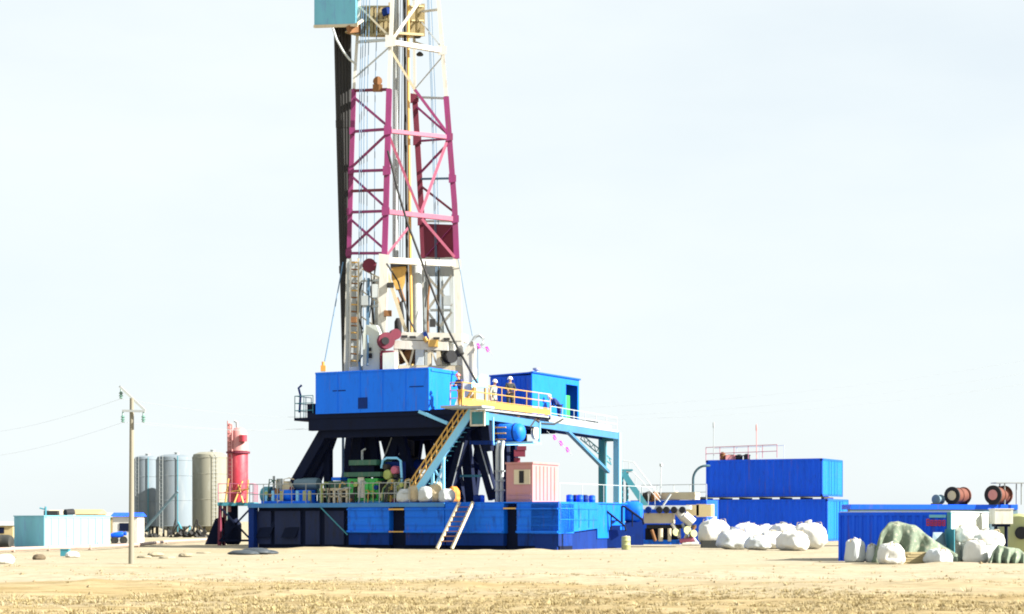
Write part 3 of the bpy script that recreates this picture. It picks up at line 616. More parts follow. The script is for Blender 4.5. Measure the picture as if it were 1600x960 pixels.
m = MB(); m.box(W(638,-335,93.8), 2.2, 3, .7); part('crown_block', m, M['white_paint'], mast)
# lamp and fittings
for (x, y, d) in ((656,85,93.6), (652,57,94.0)):
    m = MB(); m.lathe(W(x,y,d), [(.05,-.1),(.17,-.08),(.2,.0),(.1,.1),(.03,.14)], 10); part('floodlight', m, M['dark_pipe'], mast, True)

# ---- racked drill pipes leaning on the left of the mast
pr = None
for k in range(10):
    row, c = divmod(k, 5)
    m = MB(); d = 94.4+.22*row; q0 = W(538.6+2.1*c-.3*row, 650, d); q1 = W(522.5+5.6*c+1.2*row, -40, d+.3)
    m.tube([q0, q0.lerp(q1,.3), q0.lerp(q1,.34), q0.lerp(q1,.6), q1], [.075,.085,.085,.105,.105], 8)
    for t in (.33,.66): m.lathe(q0.lerp(q1,t), [(.12,-.2),(.125,.2)], 8, (q1-q0))
    single('drill_pipe', m, M['dark_pipe'], 'dark drill pipe racked upright in the bundle left of the mast', 'drill pipe', 'racked drill pipes', smooth=True)

# ---- travelling block hanging inside the mast
tb = thing('travelling_block', 'brown hook block hanging on dark rods inside the lower mast', 'hook block', W(624,520,93.0))
m = MB(); m.prism([W(611,415,93), W(634,415,93), W(632,440,93), W(628,452,93), W(618,452,93), W(612,436,93)], V((0,.5,0))); part('block', m, M['ochre_paint'], tb)
m = MB(); m.prism([W(610,408,92.95), W(636,408,92.95), W(636,416,92.95), W(610,418,92.95)], V((0,.6,0))); part('block_head', m, M['black_steel'], tb)
m = MB(); m.tube([W(624,450,93.2), W(628,462,93.1), W(631,470,93.1), W(624,475,93.1), W(619,466,93.1)], .12, 8); part('hook', m, M['rust'], tb, True)
m = MB(); m.tube([W(626,472,93.1), W(629,500,93.1)], .11, 8); m.lathe(W(622,512,93.1), [(.1,-.5),(.2,-.3),(.2,.3),(.1,.5)], 10); part('swivel', m, M['black_steel'], tb, True)
m = MB()
for x in (617,621,625,629): m.tube([W(x+7,-200,93.2), W(x,412,93.2)], .018, 5)
part('hoist_line', m, M['dark_pipe'], tb)

# ---- machinery on the drill floor
dw = thing('drawworks', 'white framed winch machine above the windbreak at the foot of the mast', 'drawworks', W(668,640,90.8))
d = 90.6
def wp(x, y, dd=0): return W(x, y, d+dd)
m = MB(); m.prism([wp(615,545), wp(700,548), wp(700,534), wp(615,532)], V((.3,1.6,0))); m.prism([wp(625,531), wp(722,533), wp(722,521), wp(628,519)], V((.3,1.2,0))); part('top_frame', m, M['white_paint'], dw)
m = MB(); m.prism([wp(618,592), wp(735,594), wp(735,572), wp(618,571)], V((.3,1.6,0))); part('base_frame', m, M['cream_paint'], dw)
for (x0, x1, y0, mt) in ((615,622,545,'white_paint'), (649,662,545,'pale_grey_paint'), (682,688,548,'cream_paint'), (714,722,533,'white_paint'), (668,673,545,'cream_paint')):
    m = MB(); m.prism([wp(x0,571,.02), wp(x1,571,.02), wp(x1,y0,.02), wp(x0,y0,.02)], V((.05,.3,0))); part('frame_post', m, M[mt], dw)
for (p, q) in (((624,546),(638,571)), ((640,571),(646,546)), ((674,548),(683,571)), ((690,571),(683,548))):
    m = MB(); m.beam(wp(*p,.1), wp(*q,.1), .1, .1); part('frame_brace', m, M['cream_paint'], dw)
m = MB(); wheel(m, wp(634,556,.9), .45, .5, V((1,-.4,0))); part('drum', m, M['rust'], dw, True)
m = MB(); wheel(m, wp(703,558,.1), .33, .25, V((.5,-1,0))); part('brake_drum', m, M['black_steel'], dw, True)
m = MB(); m.box(wp(677,537,-.05), .5, .3, .35); m.tube([wp(664,527,-.05), wp(668,534,-.05)], .14, 8); part('gearbox', m, M['ochre_paint'], dw)
m = MB(); m.prism([wp(688,548,.5), wp(716,548,.5), wp(716,571,.5), wp(688,571,.5)], V((.2,.8,0))); part('housing', m, M['pale_grey_paint'], dw)
for (x, y) in ((632,526), (645,527), (682,529), (698,530)):
    m = MB(); m.box(wp(x,y,-.02), .32, .04, .12); part('slot', m, M['dark_pipe'], dw)
m = MB(); m.beam(wp(663,519,-.1), wp(668,531,-.1), .2, .12, up=V((0,1,0))); part('lever', m, M['deep_blue'], dw)

aw = thing('air_winch', 'twin maroon winch wheels beside the white winch machine', 'winch', W(608,640,90.9))
m = MB(); wheel(m, W(603,533,90.2), .43, .25, V((.3,-1,0))); part('drum', m, M['maroon_paint'], aw, True)
m = MB(); m.lathe(W(602,533,89.9), [(.02,-.02),(.2,-.02),(.2,.05),(.02,.05)], 14, V((.3,-1,0))); part('hub', m, M['black_steel'], aw, True)
m = MB(); wheel(m, W(617,523,90.4), .28, .25, V((.3,-1,0))); part('pulley', m, M['maroon_paint'], aw, True)
m = MB(); m.prism([W(594,548,90.3), W(614,548,90.3), W(614,640,90.3), W(594,640,90.3)], V((.1,.7,0))); part('pedestal', m, M['maroon_paint'], aw)

cc = thing('control_cabinet', 'pale grey driller control housing left of the maroon winch wheels', 'cabinet', W(585,640,90.8))
m = MB(); m.prism([W(567,640,90.8), W(593,640,90.6), W(593,520,90.6), W(588,508,90.7), W(572,508,90.8), W(567,522,90.8)], V((.1,.8,0))); part('housing', m, M['mint_white'], cc)
m = MB(); m.box(W(577,546,90.6), .22, .08, .18); m.box(W(577,556,90.6), .28, .08, .25); part('gauge', m, M['black_steel'], cc)
m = MB(); m.tube([W(574,524,90.5), W(575,540,90.5), W(574,572,90.5)], .06, 6); part('hose', m, M['rope_blue'], cc, True)
m = MB(); m.prism([W(598,640,90.0), W(617,640,90.0), W(617,550,90.0), W(598,552,90.0)], V((.1,.5,0))); part('side_box', m, M['mint_white'], cc)
fc = thing('floor_cabinet', 'low pale box beside the foot of the mast ladder', 'cabinet', W(556,640,90.7))
m = MB(); m.prism([W(545,640,91), W(566,640,91), W(566,572,91), W(545,574,91)], V((.1,.6,0))); part('body', m, M['pale_grey_paint'], fc)
m = MB(); m.tube([W(566,555,90.8), W(561,566,90.8), W(564,580,90.8)], .07, 7); part('hose', m, M['rope_blue'], fc, True)

# ---- long dark hose across the mast front, guy lines, jib with hook
def sag(p, q, s, n=10): return [p.lerp(q, i/n)-up*s*4*(i/n)*(1-i/n) for i in range(n+1)]
m = MB(); hp = [W(606,236,91.6), W(622,300,91.4), W(637,350,91.2), W(660,412,91.0), W(680,465,90.6), W(700,515,90.2), W(720,553,89.8), W(745,598,89.2)]
m.tube(hp, .06, 8); m.lathe(W(718,551,89.8), [(.1,-.2),(.2,-.15),(.2,.15),(.1,.2)], 10, hp[-2]-hp[-3])
single('rotary_hose', m, M['dark_pipe'], 'long dark hose slanting down across the mast front to the yellow landing', 'hose', smooth=True)
m = MB(); m.tube(sag(W(536,410,93), G.pb(505,578,1.0), .05), .035, 6); single('guy_line', m, M['rope_blue'], 'dark blue guy line from the mast down to the left end of the windbreak', 'guy line', 'mast guy lines')
m = MB(); m.tube(sag(W(716,405,93.5), W(738,525,92), .1), .022, 5); single('guy_line', m, M['rope_blue'], 'thin pale guy line running from the mast to the white jib', 'guy line', 'mast guy lines')
m = MB(); q = G.pb(505,576,.85); m.box(q, .25, .2, .3); m.tube([q, q+up*.35], .08, 6); single('line_anchor', m, M['orange_cloth'], 'orange clamp holding a guy line on the windbreak rim', 'clamp')
jb = thing('jib_crane', 'white jib post with a curved grey hook to the right of the mast', 'jib crane', W(734,640,90.5))
m = MB(); m.prism([W(728,642,90.5), W(737,642,90.5), W(742,545,90.5), W(738,530,90.5), W(727,545,90.5), W(722,560,90.5)], V((.05,.25,0))); part('post', m, M['white_paint'], jb)
m = MB(); m.tube([W(738,534,90.4), W(742,527,90.4), W(749,524,90.4), W(755,529,90.4), W(755,537,90.4), W(749,543,90.4)], .075, 8); part('hook', m, M['grey_steel'], jb, True)
m = MB(); m.tube([W(746,543,90.4), W(747,600,90.4)], .02, 5); part('line', m, M['rope_blue'], jb)
bx_ = thing('landing_shield', 'pale blue steel shield at the corner of the yellow landing', 'shield', W(748,640,90.5))
m = MB(); m.prism([W(737,606,90.2), W(761,606,90.8), W(761,586,90.8), W(752,584,90.6), W(737,598,90.2)], V((.05,.15,0))); part('plate', m, M['light_blue_paint'], bx_)
m = MB(); m.beam(W(742,606,90.4), W(742,644,90.4), .08, .08); m.beam(W(758,606,90.8), W(758,644,90.8), .08, .08); part('post', m, M['yellow_paint'], bx_)
# pink streamers
def flags(name, pts, label, d):
    t = thing(name, label, 'bunting', W(*pts[0], d))
    m = MB(); ps = [W(x,y,d) for x,y in pts]; m.tube([ps[0]+V((-.4,0,.35))]+ps+[ps[-1]+V((.3,0,-.3))], .012, 5); part('cord', m, M['wire'], t)
    for p in ps:
        m = MB(); m.prism([p+V((-.11,0,.12)), p+V((.03,0,.15)), p+V((.14,.06,-.08)), p+V((.0,.03,-.15))], V((.01,.04,0))); part('pennant', m, M['magenta_cloth'], t)
flags('bunting_line', [(866,684),(876,693),(886,703)], 'short string of magenta pennants hanging below the walkway', 93)
flags('bunting_line', [(747,541),(761,546)], 'two magenta pennants hanging from the jib hook', 90)

W = W0
# ------------------------------------------------------------------ equipment on the base deck
def onb(px, b): return G.P(G.A(px,b), b, DECK+.05)
D0 = DECK+.05
def gbox(mb, x0, x1, y0, y1, b0, dep, z0=None):       # box whose front face (plane b0) fills photo pixels x0..x1, y0 (top)..y1
    a0, a1 = G.A(x0,b0), G.A(x1,b0); am = (a0+a1)/2
    zt = G.Z(am,b0,y0); zb = z0 if z0 is not None else G.Z(am,b0,y1)
    return G.box(mb, a0, a1, b0, b0+dep, zb, zt)
# green engine with hood
ge = thing('green_engine', 'bright green engine set under a dark green hood on the base deck', 'engine', onb(567,.6))
m = MB(); gbox(m, 543,590,748,786,.6,1.3, D0+.12); part('engine_block', m, M['green_paint'], ge)
m = MB()
for x in (550,570,580): gbox(m, x,x+5,752,783,.52,.078)
part('rib', m, M['green_paint'], ge)
m = MB(); gbox(m, 559,568,746,778,.50,.099); part('white_panel', m, M['white_paint'], ge)
m = MB(); gbox(m, 537,594,738,745,.4,1.7); part('lower_hood', m, M['dark_green_paint'], ge)
m = MB(); gbox(m, 548,584,728,738,.7,1.0); part('air_filter', m, M['navy_steel_and_shade'], ge)
m = MB(); gbox(m, 545,588,719,727,.45,1.5); part('upper_hood', m, M['dark_green_paint'], ge)
m = MB(); q = onb(566,1.2); q.z = G.Z(G.A(566,1.2),1.2,720); m.tube([q, q+up*.5, q+up*.6+G.u*.2], .06, 8); part('exhaust', m, M['grey_steel'], ge, True)
m = MB(); gbox(m, 541,596,783,788,.5,1.6, D0); part('skid', m, M['teal_paint'], ge)
for x in (575,584,550):
    m = MB(); q = G.pb(x, 776, .5); m.lathe(q, [(.02,-.03),(.13,-.03),(.13,.05),(.02,.05)], 12, G.v); part('pulley', m, M['dark_pipe'], ge, True)
# yellow green pump set with blue hoop
ye = thing('mud_pump', 'olive and rust coloured pump set with a pale blue hoop beside the stairs', 'pump', onb(612,.7))
m = MB(); gbox(m, 598,640,764,787,.8,1.0, D0+.1); part('pump_body', m, M['olive_paint'], ye)
m = MB(); gbox(m, 592,600,752,787,.7,.8, D0+.1); part('side_plate', m, M['black_steel'], ye)
m = MB(); gbox(m, 592,642,785,789,.6,1.4, D0); part('skid', m, M['dark_pipe'], ye)
for (x, y, r, mt) in ((606,742,.26,'olive_paint'), (617,735,.22,'faded_pink_paint'), (612,757,.28,'lime_paint'), (628,765,.30,'lime_paint'), (603,730,.16,'dark_pipe'), (619,744,.12,'dark_pipe'), (600,775,.22,'cream_paint')):
    m = MB(); q = G.pb(x,y,.75); m.lathe(q, [(.02,-.12),(r*.8,-.12),(r,-.06),(r,.25),(.02,.25)], 14, G.v); part('cylinder', m, M[mt], ye, True)
for k in range(6):
    m = MB(); x = 596+k*7; m.tube([G.pb(x,785,.62), G.pb(x+3,764-(k%3)*7,.62), G.pb(x+8,758-(k%2)*9,.8)], .05, 7); part('pipe', m, M[('olive_paint','grey_steel','ochre_paint')[k%3]], ye, True)
m = MB(); m.tube([G.pb(596,732,.7), G.pb(598,720,.7), G.pb(604,716,.7), G.pb(620,716,.7), G.pb(626,720,.7), G.pb(628,750,.7), G.pb(628,770,.7)], .065, 8); part('hoop', m, M['light_blue_paint'], ye, True)
m = MB(); gbox(m, 600,626,722,760,1.3,.5); part('cover', m, M['deep_blue'], ye)
# blue pump skid on the left
bp_ = thing('pump_skid', 'royal blue pump skid with rounded guard at the left end of the base deck', 'pump', onb(448,.5))
m = MB(); gbox(m, 408,484,783,789,.3,1.2, D0); part('skid', m, M['base_blue'], bp_)
m = MB(); q = G.pb(419,774,1.0); m.lathe(q, [(.02,-.25),(.42,-.25),(.46,-.2),(.46,.3),(.02,.3)], 20, G.u); part('belt_guard', m, M['teal_paint'], bp_, True)
m = MB(); q = G.pb(445,774,.7); m.lathe(q, [(.05,-.75),(.28,-.7),(.3,0),(.3,.5),(.2,.6),(.05,.62)], 18, G.u); part('motor', m, M['blue_paint'], bp_, True)
for x in (414,424,437,462,473,481):
    m = MB(); gbox(m, x,x+4,767,786,.35,.1,D0); part('guard_post', m, M[('light_blue_paint','lime_paint')[x%2]], bp_)
m = MB(); gbox(m, 462,484,766,784,.6,.5); part('tank', m, M['blue_paint'], bp_)
m = MB(); gbox(m, 432,440,748,772,.6,.1); gbox(m, 426,428,744,770,.6,.1); part('instrument_post', m, M['grey_steel'], bp_)
m = MB(); m.prism([G.pb(443,752,.6), G.pb(449,752,.6), G.pb(455,764,.6), G.pb(440,768,.6)], G.v*.3); part('hopper', m, M['cream_paint'], bp_)
# grey green horizontal tank
gt = thing('grey_tank', 'grey green horizontal drum tank behind the blue pump skid', 'tank', onb(480,1.6))
q = G.pb(480,757,1.6); m = MB(); m.lathe(q, [(.02,-.75),(.3,-.68),(.34,-.5),(.34,.6),(.3,.75),(.02,.8)], 20, G.u); part('shell', m, M['silo_teal'], gt, True)
for o_ in (-.45,.5):
    m = MB(); qq = q+G.u*o_; m.hexa([V((qq.x-.08,qq.y-.2,D0)), V((qq.x+.08,qq.y-.2,D0)), V((qq.x+.08,qq.y+.2,D0)), V((qq.x-.08,qq.y+.2,D0))], [V((qq.x-.06,qq.y-.2,q.z-.25)), V((qq.x+.06,qq.y-.2,q.z-.25)), V((qq.x+.06,qq.y+.2,q.z-.25)), V((qq.x-.06,qq.y+.2,q.z-.25))]); part('saddle', m, M['deep_blue'], gt)
# tan valve rack
vr = thing('valve_rack', 'tan pipe rack full of dark valves next to the green engine', 'valve rack', onb(520,.5))
m = MB()
for x in (501,511,520,530,540): gbox(m, x,x+3,765,788,.45,.12,D0)
gbox(m, 499,543,763,767,.45,.15); gbox(m, 499,543,775,777,.45,.1); part('rack_frame', m, M['cream_paint'], vr)
for i, (x, y) in enumerate(((507,771),(517,771),(527,771),(537,771),(507,782),(517,782),(527,782),(537,782))):
    m = MB(); m.lathe(G.pb(x,y,.62), [(.02,-.05),(.12,-.05),(.14,.1),(.02,.3)], 12, G.v); part('valve', m, M['black_steel'], vr, True)
m = MB(); gbox(m, 496,546,764,788,1.1,.3,D0); part('back_panel', m, M['dark_green_paint'], vr)
bb = thing('green_box', 'dark teal machine box with a blue lid left of the green engine', 'machine', onb(531,1.6))
m = MB(); gbox(m, 513,545,752,764,1.5,.8,D0); part('body', m, M['dark_green_paint'], bb)
m = MB(); gbox(m, 518,532,746,751,1.5,.8); part('lid', m, M['blue_paint'], bb)
# deck clutter: hoses, pipe runs and small valves round the machines
rc2 = random.Random(21)
for k in range(22):
    par = (ge, ye, vr, bp_)[k % 4]; x0 = {0:546,1:596,2:500,3:412}[k % 4]+rc2.uniform(0,40); y0 = rc2.uniform(748,768); b = rc2.uniform(.3,.5)
    m = MB(); p0 = G.pb(x0,786,b); p1 = G.pb(x0+rc2.uniform(-4,6),y0,b); p2 = G.pb(x0+rc2.uniform(6,20),y0+rc2.uniform(-6,8),b+.2); m.tube([p0, p1, (p1+p2)/2+up*.08, p2], rc2.choice((.03,.045,.06)), 6)
    part('hose', m, M[rc2.choice(('rubber','dark_pipe','grey_steel','olive_paint','ochre_paint','dark_green_paint','cream_paint'))], par, True)
for k in range(12):
    par = (ge, ye, bp_)[k % 3]; x = {0:543,1:592,2:410}[k % 3]+rc2.uniform(2,46); y = rc2.uniform(752,784)
    m = MB(); r = rc2.uniform(.07,.15); m.lathe(G.pb(x,y,.38), [(.02,-.04),(r,-.04),(r,.06),(.02,.1)], 10, G.v); part('valve', m, M[rc2.choice(('rust','black_steel','olive_paint','maroon_paint','deep_blue'))], par, True)
# pipes
vp = thing('standing_pipe', 'pair of pale vertical pipes left of the pink cabin', 'pipe', onb(781,2.2))
for x in (777,784):
    m = MB(); m.tube([G.pz(x,2.2,D0), G.pb(x,705,2.2), G.pb(x+2,690,2.4)], .10, 10); part('riser', m, M['pale_grey_paint'], vp, True)
m = MB()
for y in (735,750,765): gbox(m, 773,788,y,y+2.5,2.05,.1)
part('clamp', m, M['grey_steel'], vp)
# pink cabin
pc = thing('pink_cabin', 'faded pink steel cabin with a small window and rusty lower side', 'cabin', G.P(-1.6,2,D0))
a1p = G.A(832,.5); a0p = G.A(791,.5); bP = .5; bQ = G.B(872, a1p); zp = G.Z(a1p,bP,725)
m = MB(); G.box(m, a0p, a1p, bP, bQ, D0, zp); bdy = part('wall', m, M['pink_cabin_paint'], pc)
m = MB(); G.box(m, a0p-.05, a1p+.05, bP-.05, bQ+.05, zp+.003, zp+.09); rfp = part('roof', m, M['pink_cabin_paint'], pc)
m = MB(); m.lathe(G.P(G.A(808,1.2),1.2,zp+.08), [(.16,0),(.16,.25)], 12); q = G.P(G.A(812,1.2),1.2,zp+.55); m.box(q, .55, .45, .32); m.box(q+V((.1,-.1,.25)), .45, .3, .2); part('vent', m, M['maroon_paint'], rfp)
m = MB(); gbox(m, 803,828,734,757,bP-.04,.037); wf = part('window', m, M['cream_paint'], pc)
m = MB(); gbox(m, 811,818,736,755,bP-.07,.028); part('pane', m, M['black_steel'], wf)
m = MB()
for k in range(1,7): b = bP+(bQ-bP)*k/7; G.box(m, a1p+.002, a1p+.03, b-.03, b+.03, D0+.1, zp-.1)
part('seam', m, M['pink_cabin_paint'], bdy)
m = MB(); G.box(m, a0p+.1, a1p-.1, bP-.04, bP-.002, D0+.35, D0+.40); G.box(m, a0p+.1, a1p-.1, bP-.04, bP-.002, D0+.12, D0+.16); part('trim', m, M['pink_cabin_paint'], pc)
m = MB(); G.box(m, a0p, a1p, bP, bQ, DECK+.051, D0+.001) if False else None
# small drums on the deck at right
dr = None
for i, (x, b) in enumerate(((890,.9+1.2),(899,.9+2.0),(906,2.6),(914,3.4),(925,4.4),(745,.6),(752,.9))):
    t = thing('deck_drum', ['low blue drum next to the pink cabin on the base deck','second low blue drum right of the pink cabin','third low blue drum right of the pink cabin','fourth low blue drum right of the pink cabin','rightmost low blue drum on the base deck','blue keg at the foot of the black legs, left one','blue keg at the foot of the black legs, right one'][i], 'drum', onb(x,b), 'small blue drums on the base deck')
    q = onb(x,b); m = MB(); m.lathe(q, [(.16,0),(.17,.02),(.17,.13),(.18,.15),(.17,.17),(.17,.33),(.15,.35)], 14); part('barrel', m, M['deep_blue' if i % 2 else 'container_blue'], t, True)
    m = MB(); m.lathe(q+up*.351, [(.10,0),(.10,.02)], 12); part('lid', m, M['maroon_paint' if i == 1 else 'navy_steel_and_shade'], t)

# ---- bags
def sack(mb, c, w_, d_, h_, seed, e=.55, yaw=0., sag_=.12, n=56, rows=32):
    vs = []; fs = []; cy, sy = math.cos(yaw), math.sin(yaw)
    sp_ = lambda v_, p: math.copysign(abs(v_)**p, v_)
    for j in range(rows+1):
        th = -math.pi/2+math.pi*j/rows
        for k in range(n):
            ph = 2*math.pi*k/n
            x = sp_(math.cos(th), e)*sp_(math.cos(ph), e); y = sp_(math.cos(th), e)*sp_(math.sin(ph), e); z = sp_(math.sin(th), e*.9)
            nn = noise.fractal(V((x*1.3+seed*7.1, y*1.3, z*1.3+seed)), 1, 2, 3)*.11+math.sin(math.atan2(y,x)*9+seed+3*noise.noise(V((x,y,z+seed))))*.022*(1-abs(z)*.3)+(.5-abs(noise.noise(V((x*3.2+seed, y*3.2, z*2.4+seed)))))*.07-.02
            bulge = 1+sag_*(1-z)*.5-.06*z
            x *= bulge*(1+nn); y *= bulge*(1+nn); z = z*(1+nn*.8)
            X, Y, Z = x*w_/2, y*d_/2, max(0, (z+1)*h_/2-.02)
            vs.append(V(c)+V((X*cy-Y*sy, X*sy+Y*cy, Z)))
    for j in range(rows):
        for k in range(n): fs.append((j*n+k, j*n+(k+1) % n, (j+1)*n+(k+1) % n, (j+1)*n+k))
    fs.append(tuple(range(n-1,-1,-1))); fs.append(tuple(range(rows*n, rows*n+n)))
    return mb.add(vs, fs)
def bag(name, label, cat, c, w_, d_, h_, seed, mt, group, yaw=0, loops=True, e=.55):
    t = thing(name, label, cat, c, group)
    m = MB(); sack(m, c, w_, d_, h_, seed, e, yaw); part('sack_body', m, M[mt], t, 'soft')
    if loops:
        m = MB(); q = V(c)+up*h_*.93; rr2 = random.Random(seed)
        for s_ in (-1,1):
            lp = MB(); e0 = V(c)+V((math.cos(yaw)*s_*w_*.30, math.sin(yaw)*s_*w_*.30-.1*d_, h_*.86)); lp.tube([e0+V((-.10*w_,0,0)), e0+V((-.08*w_,-.02,.12*h_)), e0+V((.06*w_,-.03,.14*h_)), e0+V((.10*w_,0,.0))], .022, 5); part('lifting_loop', lp, M['cream_bag'], t, True)
        m.lathe(q, [(.16*w_,-.05*h_),(.07*w_,.03*h_),(.13*w_,.10*h_),(.05*w_,.11*h_)], 9, V((rr2.uniform(-.5,.5), rr2.uniform(-.5,.5), 1))); part('tied_neck', m, M[mt], t, True)
    return t
ORD = ['first','second','third','fourth','fifth','sixth','seventh','eighth','ninth','tenth']
def gpt(px, py, d=None):
    d = d or GD(py); p = W(px, py, d); p.z = -.03; return p
rowb = [(1116,852,42,44,0), (1145,858,44,34,1), (1167,849,42,34,2), (1184,859,40,25,3), (1206,857,44,30,4), (1224,850,46,34,5), (1238,860,44,34,6), (1264,857,46,44,7), (1198,848,34,30,8)]
order = sorted(range(len(rowb)), key=lambda i: rowb[i][0])
for i, (x, y, w_, h_, sd_) in enumerate(rowb):
    p = gpt(x,y); k = p.y/F; n = order.index(i)
    bag('bulk_bag', 'white bulk bag, %s from the left in the row before the stacked blue containers' % ORD[n], 'bag', p, w_*k*1.08, w_*k*.9, h_*k*.95, sd_+1, 'grey_bag' if i in (1,3) else 'white_bag', 'bulk bags before the stacked containers', .4*sd_, True, .78)
p = gpt(1113,856); m = MB(); m.box(p+V((0,.6,.2)), 1.0, .8, .4); single('black_pallet', m, M['rubber'], 'black block under the leftmost white bulk bag', 'pallet')
# sacks on the deck
for i, (x, y, w_, h_, b, mt, lb) in enumerate(((634,786,22,20,.4,'grey_bag','greyish sack on the base deck beside the olive pump'), (651,786,24,26,.6,'cream_bag','cream sack under the foot of the stairs'), (668,786,24,24,.4,'grey_bag','slumped grey sack on the base deck below the stairs'), (683,786,24,30,.7,'cream_bag','tallest cream sack on the base deck'), (698,786,22,20,.4,'grey_bag','grey sack beside the top of the cream ladder'))):
    q = onb(x,b); k = q.y/F; bag('deck_sack', lb, 'sack', q, w_*k*1.15, w_*k, h_*k*1.1, 20+i, mt, 'sacks heaped on the base deck', .5*i, False, .7)
q = onb(709,1.2); k = q.y/F; bag('orange_sack', 'orange sack leaning by the black legs on the base deck', 'sack', q, 18*k, 18*k, 26*k, 31, 'orange_bag', None, .3, False, .8)
# ------------------------------------------------------------------ left side: pole, sheds, silos, red tower, pipeline
d = GD(880); pb_ = W(205,880,d)
pole = thing('utility_pole', 'concrete utility pole with slanted top arm standing left of the silos', 'utility pole', (pb_.x,pb_.y,0))
m = MB(); m.tube([V((pb_.x,pb_.y,-.3)), W(206,622,d)], [.092,.068], 12); part('shaft', m, M['concrete'], pole, True)
m = MB(); a0, a1 = W(187,604,d-.3), W(227,642,d+.3); m.beam(a0, a1, .07, .08, up=V((0,1,0))); part('top_arm', m, M['grey_steel'], pole)
m = MB(); m.beam(W(191,642,d-.12), W(227,643,d-.12), .07, .07); part('cross_arm', m, M['grey_steel'], pole)
tips = []
for (x, y) in ((189,606),(192,643),(224,643)):
    m = MB(); q = W(x,y,d-.12); m.lathe(q-up*.36, [(.02,0),(.06,.02),(.03,.07),(.075,.09),(.03,.15),(.075,.17),(.03,.23),(.02,.36)], 10); part('insulator', m, M['insulator_glaze'], pole, True); tips.append(q-up*.36)
pq = W(566,800,128); p2_ = thing('utility_pole', 'distant utility pole standing behind the rig legs', 'utility pole', (pq.x,pq.y,0))
m = MB(); m.tube([V((pq.x,pq.y,-.3)), W(566,643,128)], [.12,.09], 10); part('shaft', m, M['concrete'], p2_, True)
m = MB(); m.beam(W(558,655,128), W(574,655,128), .07); part('cross_arm', m, M['grey_steel'], p2_)   # hidden_pole
lab = ['topmost thin power wire running right from the pole','middle thin power wire running right from the pole','lowest thin power wire running right from the pole']
mids = [W(566,643,128), W(560,655,128), W(572,655,128)]; ends = [W(1750,535,150), W(1750,556,152), W(1750,575,154)]
for k in range(3):
    m = MB(); m.tube(sag(tips[k], mids[k], .5, 12)+sag(mids[k], ends[k], 1.6, 24)[1:], .006, 4); single('power_wire', m, M['wire'], lab[k], 'wire', 'overhead wires')
for k in range(2):
    m = MB(); m.tube(sag(tips[k], W(-120,[668,705][k],140), .8, 16), .0035, 4); single('power_wire', m, M['wire'], ['upper thin power wire running left from the pole','lower thin power wire running left from the pole'][k], 'wire', 'overhead wires')

T = frame(69, 90, 40)
tt = thing('turquoise_container', 'low turquoise steel container with flaking paint at the far left', 'container', T.P(-.8,2,0))
aL_ = T.A(22,0); bR = T.B(172,0); zt_ = 1.60
m = MB(); T.box(m, aL_, 0, 0, .06, -.05, zt_); part('end_wall', m, M['weathered_blue'], tt)
m = MB(); T.box(m, -.06, 0, .062, bR, -.05, zt_); sw_ = part('side_wall', m, M['turquoise_paint'], tt)
m = MB()
for k in range(1,9): T.box(m, .002, .025, bR*k/9-.03, bR*k/9+.03, .1, zt_-.08)
T.box(m, .002, .03, .1, bR-.02, 0, .08); T.box(m, .002, .03, .1, bR-.02, zt_-.07, zt_-.01); part('rib', m, M['turquoise_paint'], sw_)
m = MB(); T.box(m, aL_-.03, .03, -.03, bR+.03, zt_+.002, zt_+.05); part('roof', m, M['weathered_blue'], tt)
m = MB(); T.box(m, aL_, aL_+.06, .062, bR, -.05, zt_-.01); T.box(m, aL_+.07, -.07, bR-.06, bR, -.05, zt_-.01); part('side_wall', m, M['weathered_blue'], tt)
m = MB(); T.box(m, .004, .03, bR*.80, bR*.86, .0, .28); T.box(m, .004, .028, bR*.33, bR*.38, .6, .95); part('patch', m, M['light_blue_paint'], sw_)
# things on and behind it
def gable(name, label, x0, x1, yt, yb, d, wall, roof, depth=3, rise=.35, cat='shed', win=True):
    t = thing(name, label, cat, W((x0+x1)/2, yb, d)); p0, p1 = W(x0,yb,d), W(x1,yb,d); p0.z = p1.z = 0; h = CH+(HOR-yt)*d/F
    m = MB(); m.hexa([p0, p1, p1+V((0,depth,0)), p0+V((0,depth,0))], [p0+up*(h-rise), p1+up*(h-rise), p1+V((0,depth,h-rise)), p0+V((0,depth,h-rise))]); part('wall', m, M[wall], t)
    m = MB(); q0, q1 = p0+V((-.15,-.15,h-rise+.003)), p1+V((.15,-.15,h-rise+.003)); D = depth+.3; c0, c1 = p0+V((-.15,depth/2,h)), p1+V((.15,depth/2,h))
    m.add([q0, q1, q1+V((0,D,0)), q0+V((0,D,0)), c0, c1], [(0,1,5,4), (2,3,4,5), (1,2,5), (3,0,4), (3,2,1,0)]); part('roof', m, M[roof], t)
    if win:
        m = MB(); xm = (p0+p1)/2; m.box(xm+V((0,-.02,(h-rise)*.6)), .7, .03, .5); part('window', m, M['navy_steel_and_shade'], t)
    return t
gable('tan_shed', 'tan roofed shed just showing behind the turquoise container', 112, 150, 796, 845, 124, 'cream_paint', 'tan_sheet')
gable('far_shed', 'small pale shed behind the left half of the turquoise container', 72, 100, 797, 845, 125, 'cream_paint', 'cream_paint')
gable('far_shed', 'long low shed with dull roof stretching behind the turquoise container', 140, 178, 801, 845, 130, 'tan_sheet', 'grey_steel')
gable('far_shed', 'distant grey tan shed at the left photo edge', -20, 20, 815, 842, 150, 'tan_sheet', 'grey_steel')
pump_ = thing('roof_machine', 'small dark machine on the turquoise container roof', 'machine', T.P(-.6,.4,zt_+.05))
m = MB(); q = T.P(-.35,.7,zt_+.05); m.box(q+up*.12, .7, .4, .24); part('motor', m, M['dark_pipe'], pump_)
